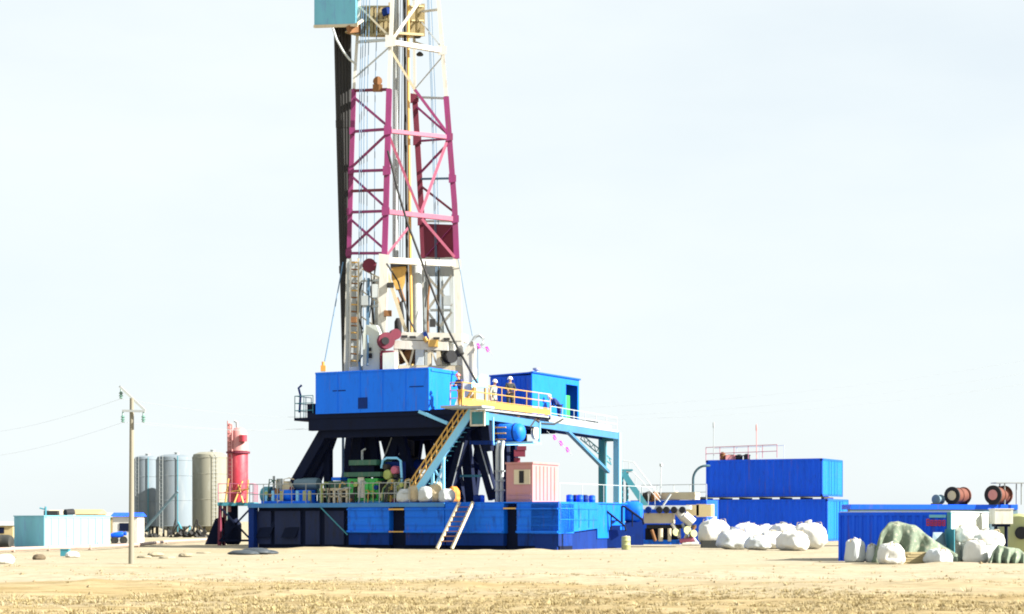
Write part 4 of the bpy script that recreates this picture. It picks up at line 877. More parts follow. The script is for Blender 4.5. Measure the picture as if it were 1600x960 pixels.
m = MB(); q = T.P(-.3,.3,zt_+.05); m.tube([q, q+up*.45], .05, 6); m.tube([q+up*.3, q+V((-.3,0,.38))], .04, 6); part('pipe', m, M['teal_paint'], pump_)
roof2 = thing('roof_machine', 'black rounded machine on the middle of the turquoise container roof', 'machine', T.P(-.5,2,zt_+.05))
q = T.P(-.5,1.9,zt_+.2); m = MB(); m.lathe(q, [(.02,-.3),(.17,-.28),(.2,.2),(.02,.25)], 12, T.v); part('motor', m, M['black_steel'], roof2, True)
m = MB(); m.box(q-up*.13, .5, .5, .05); part('base', m, M['grey_steel'], roof2)
wc = gable('blue_roofed_hut', 'pinkish white hut with blue roof between the turquoise container and the pole', 176, 215, 801, 848, 112, 'white_paint', 'container_blue', 2, .25)
bpu = thing('blue_pump', 'dark blue pump on wheels beside the turquoise container end', 'pump', gpt(186,849))
q = gpt(186,849); m = MB(); m.lathe(q+V((-.3,0,.5)), [(.02,-.2),(.16,-.18),(.2,0),(.18,.5),(.1,.6),(.12,.75),(.02,.8)], 14, V((1,0,.18))); part('casing', m, M['container_blue'], bpu, True)
for dx in (-.25,.3):
    m = MB(); m.lathe(q+V((dx,-.1,.22)), [(.02,-.06),(.24,-.06),(.24,.06),(.02,.06)], 14, V((0,1,0))); part('wheel', m, M['rubber'], bpu, True)
bar = thing('dark_barrel', 'black and red barrel lying on its side at the left photo edge', 'barrel', gpt(6,857))
q = gpt(2,857)+up*.36; m = MB(); m.lathe(q, [(.02,-.7),(.33,-.68),(.36,-.65),(.36,-.2),(.375,-.18),(.36,-.16),(.36,.35),(.3,.55),(.02,.6)], 20, V((1,-.25,0))); part('drum', m, M['rubber'], bar, True)
m = MB(); m.lathe(q, [(.37,-.6),(.372,-.25)], 20, V((1,-.25,0))); part('red_band', m, M['red_paint'], bar)
# silos
def silo(px, w_, yt, yb, d, label, mt, leg_h=.9, extra=None):
    c = W(px, yb, d); c.z = 0; r = w_*d/F/2; H = CH+(HOR-yt)*d/F
    t = thing('silo', label, 'silo', c, 'upright storage silos')
    m = MB(); m.lathe(c, [(.18,.35),(r*.55,leg_h*.7),(r,leg_h),(r,H-.35*r),(r*.92,H-.16*r),(r*.6,H-.04*r),(.05,H)], 36); part('shell', m, M[mt], t, True)
    m = MB()
    for z in (leg_h+.05, leg_h+(H-leg_h)*.36, leg_h+(H-leg_h)*.70, H-.36*r): m.lathe(c, [(r+.005,z-.03),(r+.03,z),(r+.005,z+.03)], 36)
    part('hoop', m, M[mt], t)
    for k in range(6):
        a = k*math.pi/3+.35; m = MB(); q = c+V((math.cos(a)*r*.92, math.sin(a)*r*.92, -.05)); m.beam(q, q+up*(leg_h+.25), .14, .14); part('leg', m, M['dark_pipe'], t)
    m = MB(); m.lathe(c+V((r*.2,-r*.2,H-.12)), [(.2,0),(.2,.22),(.24,.22),(.24,.27),(.02,.3)], 12); part('hatch', m, M['grey_steel'], t)
    m = MB(); a = extra or -1.2; q = c+V((math.cos(a)*(r+.10), math.sin(a)*(r+.10), .1)); m.tube([q, q+up*(H-.3)], .045, 7); part('fill_pipe', m, M['teal_paint'], t, True)
    m = MB()
    a2 = a-.9; q = c+V((math.cos(a2)*(r+.12), math.sin(a2)*(r+.12), .3)); tg = V((-math.sin(a2), math.cos(a2), 0))*.18
    m.tube([q+tg, q+tg+up*(H-.4)], .025, 5); m.tube([q-tg, q-tg+up*(H-.4)], .025, 5)
    for k in range(int((H-.5)/.35)): m.tube([q+tg+up*(.2+.35*k), q-tg+up*(.2+.35*k)], .018, 4)
    part('ladder', m, M['grey_steel'], t)
    return t, c, r, H
silo(228,36,712,838,166,'slim grey silo standing just right of the utility pole','silo_paint')
silo(272,56,710,838,160,'wide pale silo in the middle of the silo row','silo_paint')
s3, c3, r3, H3 = silo(328,55,706,838,163,'cream silo nearest the red tower in the silo row','silo_cream', extra=-.2)
s4, _, _, _ = silo(348,34,712,838,170,'narrow blue silo half hidden behind the red tower','blue_paint')
m = MB(); m.tube([W(222,832,156), W(278,768,155.0)], .12, 8); single('auger_pipe', m, M['silo_teal'], 'pale inclined pipe leaning up against the silos', 'pipe', smooth=True)
m = MB(); m.tube([W(288,838,155), W(283,826,155), W(278,816,155.4)], .09, 6); m.tube([W(293,838,155), W(297,824,155.6)], .08, 6); single('prop_stand', m, M['teal_paint'], 'small blue grey pipe stand at the foot of the middle silo', 'stand', smooth=True)
for i, (x0, x1, yy) in enumerate(((212,246,832),(262,300,834),(306,340,834))):
    m = MB(); q0, q1 = W(x0,yy+6,154), W(x1,yy+6,154); q0.z = q1.z = -.05
    rs_ = random.Random(40+i)
    for k in range(16):
        q = q0.lerp(q1, rs_.random())+V((0,rs_.uniform(-.5,.5),0)); sz = rs_.uniform(.25,.7)
        tx_ = V((rs_.uniform(-1,1),rs_.uniform(-.5,.5),rs_.uniform(-.5,.8))).normalized(); ty_ = tx_.orthogonal().normalized()
        if k % 3: m.box(q+up*rs_.uniform(.1,.5), sz, sz*.6, sz*.5, tx_, ty_, tx_.cross(ty_))
        else: m.tube([q, q+tx_*1.3+up*.5], .06, 6)
    single('scrap_heap', m, M['dark_pipe'], ['dark heap of scrap under the slim grey silo','dark heap of scrap under the middle silo','dark heap of scrap under the cream silo'][i], 'scrap')
# red tower
d = 104; rc = W(372,850,d); rc.z = 0
rt = thing('red_tower', 'red cylindrical gas separator tower on a dark frame beside the silos', 'tower', rc)
zz = lambda y: CH+(HOR-y)*d/F
k_ = d/F
m = MB(); m.lathe(rc, [(15*k_,zz(786)),(15.5*k_,zz(770)),(15.5*k_,zz(709)),(13*k_,zz(703))], 28); part('lower_shell', m, M['red_paint'], rt, True)
m = MB(); m.lathe(rc, [(18.5*k_,zz(709)),(18.5*k_,zz(706))], 28); part('flange', m, M['maroon_paint'], rt)
m = MB(); m.lathe(rc+V((.05,0,0)), [(15*k_,zz(705)),(13*k_,zz(690)),(12.5*k_,zz(677)),(8*k_,zz(670)),(.05,zz(668))], 28); part('upper_shell', m, M['pale_red_paint'], rt, True)
m = MB(); m.tube([W(380,690,d-.5), W(380,680,d-.5)], .22, 12); part('nozzle', m, M['red_paint'], rt, True)
m = MB(); m.tube([W(371,672,d), W(370,660,d), W(366,658,d)], .07, 8); part('vent', m, M['grey_steel'], rt, True)
m = MB(); m.tube([W(359,800,d-.2), W(359,662,d-.2)], .13, 10); part('riser', m, M['pale_red_paint'], rt, True)
m = MB(); m.beam(W(356,770,d-.3), W(356,658,d-.3), .06); m.beam(W(362.5,770,d-.5), W(362.5,664,d-.5), .06)
for k in range(16): m.tube([W(356,664+6.5*k,d-.3), W(362.5,664+6.5*k,d-.5)], .025, 5)
part('ladder', m, M['pale_red_paint'], rt)
m = MB(); q = W(350,788,d); m.box(V((rc.x,rc.y,zz(788))), 2.1, 1.8, .2); part('platform', m, M['teal_paint'], rt)
m = MB()
zp_ = zz(785)
rail(m, [rc+V((-1.0,-.9,zp_)), rc+V((1.0,-.9,zp_)), rc+V((1.0,.9,zp_))], 1.05, 1, .6, .025); part('handrail', m, M['faded_pink_paint'], rt)
m = MB()
for (x0,y0,x1,y1) in ((352,785,357,748),(366,786,379,752),(386,786,388,750),(380,786,372,758),(390,764,350,770)): m.beam(W(x0,y0,d-1.0), W(x1,y1,d-.7), .07)
part('scaffold', m, M['ochre_paint'], rt)
for sx_ in (-.95,.95):
    for sy_ in (-.8,.8):
        m = MB(); m.beam(rc+V((sx_,sy_,-.1)), rc+V((sx_*.95,sy_,zz(789)-.05)), .16, .16); part('leg', m, M['maroon_paint'], rt)
m = MB(); m.beam(rc+V((-.95,-.85,.2)), rc+V((.95,-.85,zz(792))), .1); m.beam(rc+V((.95,-.85,.2)), rc+V((-.95,-.85,zz(792))), .1); m.beam(rc+V((-.95,-.85,.25)), rc+V((.95,-.85,.25)), .12); part('brace', m, M['navy_steel_and_shade'], rt)
m = MB(); m.lathe(rc+V((-.3,0,0)), [(.35,.0),(.5,.2),(.5,1.2),(.3,1.5),(.3,zz(789)-.06)], 16); part('sump', m, M['navy_steel_and_shade'], rt, True)
m = MB(); m.prism([rc+V((-1.9,-.2,0)), rc+V((-1.0,-.2,0)), rc+V((-1.0,-.2,1.6)), rc+V((-1.3,-.2,1.5))], V((0,1.2,0))); part('side_box', m, M['navy_steel_and_shade'], rt)
# pipeline, sheet, rubbish
m = MB(); pts = [gpt(x,y)+up*.16 for x, y in ((-30,865),(20,863),(75,861),(140,859.5),(215,855),(260,850),(330,846))]; m.tube(pts, .09, 8)
for q in pts[1:-1]: m.lathe(q-V((.05,0,0)), [(.13,0),(.13,.12)], 10, V((1,0,0)))
pl = single('pipeline', m, M['pipe_pink'], 'long pinkish pipeline lying on the sand before the silos and turquoise container', 'pipeline', smooth=True)
def cloth(pts_fn, nx_, ny_, th=.015):
    m = MB(); 
    for j in range(ny_+1):
        for i in range(nx_+1): m.v.append(pts_fn(i/nx_, j/ny_))
    m.f = [(j*(nx_+1)+i, j*(nx_+1)+i+1, (j+1)*(nx_+1)+i+1, (j+1)*(nx_+1)+i) for j in range(ny_) for i in range(nx_)]
    return m
def sheet_fn(x0, x1, yb, hgt, dep, seed, peak=.5, pw=1.0):
    p0, p1 = gpt(x0,yb), gpt(x1,yb)
    def f(s, t):
        p = p0.lerp(p1, s)+V((0,(t-.5)*dep*2,0))
        e = max(0, math.sin(math.pi*t))**.6; q = (s/peak if s < peak else (1-s)/(1-peak)); q = max(0, min(1, q)); q = q**pw
        n = noise.fractal(V((s*5+seed, t*4, seed)), 1, 2, 4)
        fold = abs(math.sin((s*9+t*2.2+.4*noise.noise(V((s*3,t*3,seed))))*3.1))*.10
        p.z = max(-.02, hgt*q*e*(1+.22*n)-fold*hgt*q*(1.2-t)) ; p.y -= 0.10*n*dep; p.x += .12*n
        return p
    return f
m = MB()
for (x, y, w_, h_, sd2) in ((380,866,1.2,.22,91),(400,865.5,1.1,.30,92),(417,865,.8,.2,93)): sack(m, gpt(x,y), w_, .9, h_, sd2, .9, .2*sd2, .3, 30, 14)
single('plastic_sheet', m, M['dark_sheet'], 'dark grey plastic sheet heaped on the sand before the base', 'sheet', smooth='soft')
for i, (x, y, w_, h_, mt, nm, lb, ct) in enumerate(((8,880,26,16,'white_bag','white_sack','small white sack on the sand at the left photo edge','sack'), (113,870,20,10,'white_bag','white_sack','small white sack beside a blue box near the pipeline','sack'), (61,874,18,10,'clod_brown','dark_rock','dark brown clod of earth below the pipeline','rock'), (1372,879,0,0,'','','',''))):
    if not w_: continue
    q = gpt(x,y); k = q.y/F; bag(nm, lb, ct, q, w_*k, w_*k*.8, h_*k, 50+i, mt, None, .3*i, False, .8)
q = gpt(102,868); m = MB(); m.box(q+up*.13, .32, .3, .26); m.box(q+up*.275, .36, .34, .03); single('blue_box', m, M['teal_paint'], 'small blue box with a lid beside a white sack near the pipeline', 'box')
for i, (x, y) in enumerate(((226,871),(243,868),(262,872),(290,869),(318,865))):
    q = gpt(x,y); bag('earth_lump', ['pale earth lump just right of the utility pole','second pale earth lump right of the utility pole','third pale earth lump right of the utility pole','fourth pale earth lump right of the utility pole','fifth pale earth lump right of the utility pole'][i], 'rock', q, .5+.1*(i%3), .5,   .13+.05*(i%2), 60+i, 'earth_lump', 'lumps of dug earth', i*.7, False, .85)

# ------------------------------------------------------------------ right of the base
# handrails and steps at the right end of the base
es = thing('end_steps', 'short dark steps with sloping black handrails at the right end of the base', 'steps', G.P(.4,b2-2,0))
for (x0, x1, y0, y1, dd) in ((934,976,790,822,91), (972,1004,791,812,92.5)):
    m = MB(); m.tube([W(x0,y0,dd), W(x0+4,y0+1,dd), W(x1,y1,dd), W(x1+2,y1+8,dd)], .055, 8); m.tube([W(x0,y0,dd), W(x0,y0+25,dd)], .05, 8); m.tube([W((x0+x1)/2,(y0+y1)/2,dd), W((x0+x1)/2,(y0+y1)/2+22,dd)], .04, 6); part('handrail', m, M['navy_steel_and_shade'], es, True)
for k in range(5):
    m = MB(); m.box(W(946+9*k,806+8*k,91.6), .6, .5, .06); part('tread', m, M['deep_blue'], es)
m = MB(); m.box(W(955,842,91.5), 1.6, .7, .9); m.box(W(955,826,91.5), .9, .5, .2); part('side_frame', m, M['deep_blue'], es)
bt = thing('blue_tank', 'rounded dark blue tank between the base end and the manifold', 'tank', W(988,845,93.5))
q = W(988,800,93.6); m = MB(); m.lathe(q, [(.02,-.55),(.42,-.5),(.55,-.3),(.55,.3),(.42,.5),(.02,.55)], 22, V((1,-.3,0))); part('shell', m, M['base_blue'], bt, True)
m = MB(); m.box(W(988,834,93.6), 1.1, .8, 1.2); part('stand', m, M['deep_blue'], bt)
dr_ = thing('tan_drum', 'small tan steel drum standing on the sand before the base end', 'drum', gpt(978,858))
q = gpt(978,858); m = MB(); m.lathe(q, [(.21,0),(.22,.03),(.22,.2),(.235,.22),(.22,.24),(.22,.42),(.235,.44),(.22,.46),(.22,.62),(.2,.64)], 18); part('barrel', m, M['lime_paint'], dr_, True)
m = MB(); m.lathe(q+up*.641, [(.19,0),(.19,.015),(.05,.02),(.05,.04)], 14); part('lid', m, M['cream_paint'], dr_)
m = MB(); q = gpt(877,858)+V((0,-.2,.10)); m.box(q, 1.0, .5, .06); m.box(q-up*.05+V((-.3,0,0)), .1, .45, .1); m.box(q-up*.05+V((.3,0,0)), .1, .45, .1); single('plank', m, M['cream_paint'], 'cream plank lying on the sand at the near corner of the base', 'plank')
# far stairs, tank rail
fs_ = thing('far_stairs', 'teal steel stairs with pale handrail behind the blue tank', 'staircase', W(995,800,108))
for dd in (107.5,108.4):
    m = MB(); m.beam(W(973,738,dd), W(1015,800,dd), .1, .35); part('stringer', m, M['teal_paint'], fs_)
    m = MB()
    for o_ in (0,16): m.tube([W(973,720+o_,dd), W(990,722+o_,dd), W(1032,778+o_*.4,dd)], .025, 6)
    for k in range(5): m.tube([W(973+10*k,738+14.5*k,dd), W(973+10*k,720+(13*k if k > 1 else k*2),dd)], .022, 5)
    part('handrail', m, M['pale_grey_paint'], fs_)
for k in range(10):
    m = MB(); m.box(W(973+4.2*k,738+6.2*k,107.95), .3, .8, .05); part('tread', m, M['teal_paint'], fs_)
m = MB(); m.box(W(975,735,107.9), 1.0, .9, .1); part('landing', m, M['teal_paint'], fs_)
for x in (972, 980):
    m = MB(); q = W(x,738,108); m.beam(q, V((q.x,q.y,0)), .12); part('post', m, M['teal_paint'], fs_)
mt_ = thing('mud_tank', 'low dark blue mud tank with tan handrail behind the manifold', 'tank', W(1050,845,112))
q0, q1 = W(985,845,112), W(1104,845,109); q0.z = q1.z = -.05; z1 = CH+(HOR-782)*111/F
m = MB(); m.hexa([q0, q1, q1+V((1,2.5,0)), q0+V((1,2.5,0))], [V((a.x,a.y,z1)) for a in (q0, q1, q1+V((1,2.5,0)), q0+V((1,2.5,0)))]); part('body', m, M['container_blue'], mt_)
m = MB(); e0, e1 = V((q0.x+.7,q0.y,z1)), V((q1.x,q1.y,z1)); rail(m, [e0, e1], .95, 1, 1.2, .025); part('handrail', m, M['pale_grey_paint'], mt_)
m = MB(); m.beam(e0+V((0,.5,.25)), e1+V((-.5,.5,.25)), .5, .45); part('trough', m, M['cream_paint'], mt_)
for k, (x, mt2) in enumerate(((1012,'dark_pipe'),(1022,'rust'),(1055,'cream_paint'))):
    m = MB(); m.lathe(W(x,776,110.8), [(.02,-.3),(.28,-.3),(.3,.2),(.02,.3)], 12, V((.6,-.5,.2))); part('motor', m, M[mt2], mt_, True)
m = MB(); q = W(1032,782,111); m.tube([q, W(1033,728,111)], .03, 6); m.lathe(W(1033,730,111), [(.02,0),(.1,.05),(.1,.2),(.02,.25)], 8); part('lamp_post', m, M['pale_grey_paint'], mt_)
# choke manifold skid
d = 96; mf = thing('pump_manifold', 'cream triplex pump skid cluttered with black valves before the blue tank', 'pump', W(1048,852,d))
def mbx(x0, x1, y0, y1, dd, dep, mt, nm):
    m = MB(); p = [W(x0,y1,d+dd), W(x1,y1,d+dd), W(x1,y0,d+dd), W(x0,y0,d+dd)]; m.prism(p, V((.2,dep,0))); return part(nm, m, M[mt], mf)
mbx(1000,1062,844,851,0,1.8,'base_blue','skid'); mbx(1006,1052,802,818,.1,1.2,'cream_paint','fluid_end'); mbx(1004,1078,790,796,.2,.9,'pale_grey_paint','manifold_bar'); mbx(1010,1085,820,826,.3,.8,'dark_pipe','beam')
mbx(1008,1060,826,845,.9,.7,'black_steel','crankcase'); mbx(1072,1092,789,806,1.2,.15,'tan_sheet','tan_panel'); mbx(1088,1111,788,808,1.2,.15,'tan_sheet','tan_panel')
for i, x in enumerate((1013,1030,1041,1053,1066)):
    m = MB(); m.lathe(W(x,797,d-.15), [(.02,-.1),(.17,-.1),(.19,.1),(.1,.25),(.02,.3)], 14, V((.2,1,0))); part('valve', m, M['black_steel' if i else 'deep_blue'], mf, True)
for i, (x0,y0,x1,y1,r,mt2) in enumerate(((1036,790,1048,772,.06,'pale_grey_paint'),(1058,798,1070,812,.22,'white_paint'),(1068,806,1082,818,.30,'white_paint'),(1050,818,1062,840,.10,'white_paint'),(1066,818,1078,848,.08,'grey_steel'),(1079,818,1068,848,.07,'cream_paint'),(1032,826,1032,846,.13,'cream_paint'),(1046,826,1046,846,.10,'cream_paint'),(1018,828,1024,846,.09,'rust'),(1072,826,1090,850,.08,'pale_grey_paint'),(1086,822,1074,850,.07,'rust'),(1062,846,1084,843,.12,'faded_pink_paint'),(1066,850,1092,850,.10,'white_paint'))):
    m = MB(); m.tube([W(x0,y0,d+.1-.03*i), W(x1,y1,d+.1-.03*i)], r, 9); part('pipe', m, M[mt2], mf, True)
for (x,y,r) in ((1074,829,.22),(1084,834,.2),(1056,832,.2)):
    m = MB(); m.lathe(W(x,y,d-.4), [(r*.75,-.03),(r,-.03),(r,.03),(r*.75,.03)], 14, V((.4,-1,.2))); part('handwheel', m, M['lime_paint'], mf)
# gooseneck
m = MB(); gp = [W(1083,782,123)]+[W(1083+20*(1-math.cos(a)),750-22*math.sin(a),123) for a in [k*math.pi/16 for k in range(9)]]+[W(1108,728,124)]; m.tube(gp, .085, 10); single('gooseneck_pipe', m, M['deep_teal'], 'arched dark pipe bending into the left end of the upper blue container', 'pipe', smooth=True)
# stacked containers
K = frame(1288, 125, 28)
def container(name, label, x0, x1, x2, z0, z1, off=0., roof=True):
    a0, a1 = K.A(x0,off), K.A(x1,off); bb = K.B(x2, a1)
    t = thing(name, label, 'container', K.P((a0+a1)/2,off+1.3,z0), 'stacked blue containers')
    m = MB(); m.corrugated(K.P(a0+.1,off+.06,z0+.15), K.P(a1-.1,off+.06,z0+.15), z1-z0-.27, .42, .055); part('side_wall', m, M['container_blue'], t)
    m = MB(); m.corrugated(K.P(a1-.06,off+.1,z0+.15), K.P(a1-.06,bb-.1,z0+.15), z1-z0-.27, .42, .055); part('end_wall', m, M['blue_paint'], t)
    m = MB(); K.box(m, a0+.05, a1-.07, bb-.08, bb, z0+.1, z1-.1); K.box(m, a0, a0+.06, off+.1, bb-.1, z0+.1, z1-.1); part('back_wall', m, M['container_blue'], t)
    m = MB()
    for aa in (a0, a1-.1):
        for b_ in (off, bb-.1): K.box(m, aa, aa+.1, b_, b_+.1, z0, z1)
    K.box(m, a0+.1, a1-.1, off+.01, off+.1, z0, z0+.149); K.box(m, a0+.1, a1-.1, off+.01, off+.1, z1-.12, z1-.004); K.box(m, a1-.1, a1-.01, off+.1, bb-.1, z0, z0+.149); K.box(m, a1-.1, a1-.01, off+.1, bb-.1, z1-.12, z1-.004)
    part('frame', m, M['container_blue'], t)
    for aa in (a0-.012, a1-.15):
        for zz2 in (z0, z1-.13):
            m = MB(); K.box(m, aa, aa+.165, off-.012, off+.15, zz2-.006, zz2+.136); part('corner_casting', m, M['deep_blue'], t)
    for k in (.3,.42,.58,.7):
        b_ = off+(bb-off)*k; m = MB(); m.tube([K.P(a1+.03,b_,z0+.1), K.P(a1+.03,b_,z1-.1)], .022, 6); part('door_bar', m, M['blue_paint'], t)
    m = MB(); K.box(m, a0+.02, a1-.02, off+.03, bb-.03, z1-.003, z1+.03); part('roof', m, M['container_blue'], t)
    return t, a0, a1, bb
zc = lambda y: CH+(HOR-y)*125.4/F
lower = container('blue_container', 'lower of the two stacked blue containers, behind the white bulk bags', 1086, 1293, 1326, 0, zc(780.5))
upper = container('blue_container', 'upper of the two stacked blue containers with a railing on its roof', 1103, 1285, 1317, zc(775.5), zc(717), .25)
for k in range(7):
    m = MB(); a = lower[1]+.3+k*(lower[2]-lower[1]-.8)/6; K.box(m, a, a+.22, .1, 2.2, zc(780.5)+.031, zc(777.2)); single('timber_spacer', m, M['dark_pipe'], 'dark timber spacer between the two stacked blue containers', 'timber', 'timber spacers between the containers')
m = MB(); K.box(m, lower[1]-.2, lower[2]+.1, -.15, .05, zc(777.1), zc(775.6)); single('spacer_beam', m, M['dark_pipe'], 'long dark beam along the gap between the stacked blue containers', 'beam')
rr_c = thing('roof_railing', 'pale pink pipe railing on the roof of the upper blue container', 'railing', K.P(-5,1,zc(717)))
m = MB(); zr = zc(716); qa = K.P(K.A(1103,.6),.6,zr); qb = K.P(K.A(1214,.6),.6,zr+.1); rail(m, [qa, qb], .92, 1, 1.1, .025); part('rails', m, M['faded_pink_paint'], rr_c)
m = MB(); rail(m, [qa+K.v*1.5, qb+K.v*1.5], .92, 0, 1.8, .022); part('rails', m, M['pale_grey_paint'], rr_c)
for i, (x, y0, lb) in enumerate(((1115,660,'thin grey antenna pole on the left of the upper blue container'), (1182,664,'thin pinkish antenna pole rising through the roof railing'))):
    t = thing('antenna_pole', lb, 'antenna', K.P(K.A(x,.4),.4,zr))
    q = K.P(K.A(x,.4),.4,zr); m = MB(); m.tube([q, V((q.x,q.y,K.Z(K.A(x,.4),.4,y0)))], .03, 7); part('mast', m, M['grey_steel' if i == 0 else 'pale_red_paint'], t)
    m = MB(); qq = V((q.x,q.y,K.Z(K.A(x,.4),.4,y0+10))); m.lathe(qq, [(.03,0),(.06,.1),(.06,.4),(.02,.5)], 8); part('head', m, M['grey_steel' if i == 0 else 'pale_red_paint'], t, True)
for i, (x, w_, h_, mt2, lb) in enumerate(((1129,.35,.55,'rust','brown fan unit on the upper container roof'), (1155,.5,.35,'black_steel','black fan unit on the upper container roof, left of two'), (1167,.45,.38,'black_steel','black fan unit on the upper container roof, right of two'), (1142,.8,.35,'pale_red_paint','pale pinkish box on the upper container roof'))):
    q = K.P(K.A(x,.8),.8,zr); t = thing('roof_fan', lb, 'fan unit', q)
    m = MB(); m.lathe(q, [(w_/2,0),(w_/2,h_*.7),(w_*.6,h_*.72),(w_*.6,h_*.85),(w_*.3,h_)], 14) if i != 3 else m.box(q+up*h_/2, w_, .6, h_); part('casing', m, M[mt2], t, i != 3)
    m = MB(); m.lathe(q+up*(h_+.002), [(w_*.28,0),(w_*.28,.03)], 12); part('cap', m, M['dark_pipe'], t)
# ribbed container at the right with white end
Q = frame(1486, 60.5, 28)
aQ0, bQe = Q.A(1310,0), Q.B(1546,0)
zq = Q.Z(-2,0,801)
rc_ = thing('ribbed_container', 'dark blue ribbed container with a red lettered strip and white end on the right', 'container', Q.P(aQ0/2,1.2,0))
m = MB(); m.corrugated(Q.P(aQ0+.08,.05,-.05), Q.P(-.14,.05,-.05), zq-.06, .26, .045); part('side_wall', m, M['container_blue'], rc_)
m = MB(); Q.box(m, aQ0, aQ0+.08, -.01, .09, -.05, zq); Q.box(m, aQ0+.08, -.14, .0, .06, zq-.11, zq); part('frame', m, M['container_blue'], rc_)
m = MB(); Q.box(m, -.14, -.002, -.012, .1, -.05, zq); part('corner_post', m, M['teal_paint'], rc_)
m = MB(); m.corrugated(Q.P(-.05,.1,-.05), Q.P(-.05,bQe,-.05), zq+.02, .45, .03); part('end_wall', m, M['mint_white'], rc_)
m = MB(); Q.box(m, aQ0+.02, -.02, .07, bQe, zq+.002, zq+.04); part('roof', m, M['pale_grey_paint'], rc_)
m = MB(); Q.box(m, aQ0+.02, -.15, bQe-.06, bQe, -.05, zq); Q.box(m, aQ0+.001, aQ0+.05, .1, bQe-.07, -.05, zq); part('back_wall', m, M['container_blue'], rc_)
m = MB(); x0, x1 = Q.A(1447,0), Q.A(1478,0); z0, z1 = Q.Z(x0,0,822), Q.Z(x0,0,811)
rr2 = random.Random(4); x = x0; k = 0
sh = [.16,.0,.03,.02]
nL = 5; wL = (x1-x0)/nL
for k in range(nL):
    xa = x0+k*wL+.015; xb = x0+(k+1)*wL-.015; zt2 = z1-(.04 if k else -.0)
    for (u0,u1,v0,v1) in ((0,.24,0,1),(.76,1,0,1),(.24,.76,.0,.2),(.24,.76,.42,.60),(.24,.76,.82,1)): Q.box(m, xa+(xb-xa)*u0, xa+(xb-xa)*u1, -.022, -.008, z0+(zt2-z0)*v0, z0+(zt2-z0)*v1)
part('red_lettering', m, M['red_letter'], rc_)
m = MB(); Q.box(m, Q.A(1452,0), Q.A(1478,0), -.02, -.007, Q.Z(0,0,809), Q.Z(0,0,804.5)); part('pale_strip', m, M['weathered_blue'], rc_)
# things in front of it
rb = [('white_sack','pale bluish bag at the left end of the ribbed container','bag',1336,879,28,38,'grey_bag',70,.5),('white_sack','narrow pale bag between the left bag and the green tarpaulin','bag',1362,879,18,30,'grey_bag',71,.5),
      ('bulk_bag','round white bulk bag under the left skirt of the green tarpaulin','bag',1392,881.5,44,34,'white_bag',72,.62),('bulk_bag','bluish white bag at the right foot of the green tarpaulin','bag',1466,882,42,26,'grey_bag',73,.7),
      ('bulk_bag','pale bulk bag standing beneath the white container end','bag',1508,876,34,38,'grey_bag',74,.55),('bulk_bag','tall white bulk bag in front of the right hand bag heap','bag',1524,880,32,38,'white_bag',75,.55),
      ('bulk_bag','upper white bulk bag on the right hand heap','bag',1540,858,52,30,'white_bag',76,.7),('bulk_bag','cream white bag on top of the heap below the white container end','bag',1511,848,34,28,'white_bag',77,.62)]
for (nm,lb,ct,x,y,w_,h_,mt2,sd_,e) in rb:
    yy = max(y,866); dd = GD(yy) if y > 870 else 61.0
    q = W(x,y,dd); 
    if y > 870: q.z = -.02
    k = dd/F; bag(nm,lb,ct,q,w_*k,w_*k*.85,h_*k,sd_,mt2,'bags heaped by the ribbed container',sd_*.37,True,e)
q = gpt(1545,879,60.8); m = MB(); sack(m, q, 1.3, 1.0, .62, 78, .7, .2); single('bulk_bag', m, M['grey_bag'], 'slumped grey white bag underneath the upper bag of the right hand heap', 'bag', 'bags heaped by the ribbed container', smooth='soft')
# tarpaulin
def tarp_fn(prof, yb, dep, seed, fold=.10, d=None):
    def f(s, t):
        x = prof[0][0]+(prof[-1][0]-prof[0][0])*s
        for (xa,ya),(xb,yb2) in zip(prof, prof[1:]):
            if xa <= x <= xb: ytop = ya+(yb2-ya)*(x-xa)/(xb-xa+1e-6); break
        dd = d or GD(yb); h = max(0.05, CH+(HOR-ytop)*dd/F)
        a = math.pi*t; e = min(1, 1.25*max(0, math.sin(a))**.75)
        n = noise.fractal(V((s*4+seed, t*3, seed)), 1, 2, 4)
        fd = math.sin((s*11+.35*math.sin(t*7+s*5)+(1-t)*1.5)*3.2)*fold*(1-.5*t)
        p = W(x, yb, dd+(t-.0)*dep*2-dep*.3-fd*(1.1-e)*1.6-.12*n); p.x += .10*n*(1-e)
        p.z = max(-.02, h*e*(1+.08*n)+fd*.35*h*e*(1-e)*2); return p
    return f
tm = mat('tarp_green', (.13,.17,.12), .85, .25, (.36,.345,.26), 1.0, 1.6, .03, streak=False)
o = single('green_tarpaulin', cloth(tarp_fn([(1362,880),(1368,862),(1376,836),(1388,820),(1402,818),(1430,824),(1448,838),(1470,852),(1486,862),(1496,868)], 880, .55, 5, .12, 58.6), 90, 40), tm, 'grey green tarpaulin with cream folds draped over a heap by the ribbed container', 'tarpaulin', smooth='soft')
o.modifiers.new('thick', 'SOLIDIFY').thickness = .015
o = single('green_tarpaulin', cloth(tarp_fn([(1544,880),(1552,862),(1560,852),(1576,856),(1592,858),(1604,868),(1612,878)], 881, .6, 8, .10), 60, 30), tm, 'low rumpled green tarpaulin lying at the right photo edge', 'tarpaulin', smooth='soft')
o.modifiers.new('thick', 'SOLIDIFY').thickness = .015
m = MB(); p = gpt(1428,881.5); 
for k in range(5): m.box(p+V((.05*k-.1,.0,.05+.08*k)), .85-.06*k, .5, .07, V((1,.04*k,0)).normalized(), V((-.04*k,1,0)).normalized())
single('plank_stack', m, M['tan_sheet'], 'short stack of brown planks under the green tarpaulin', 'planks')
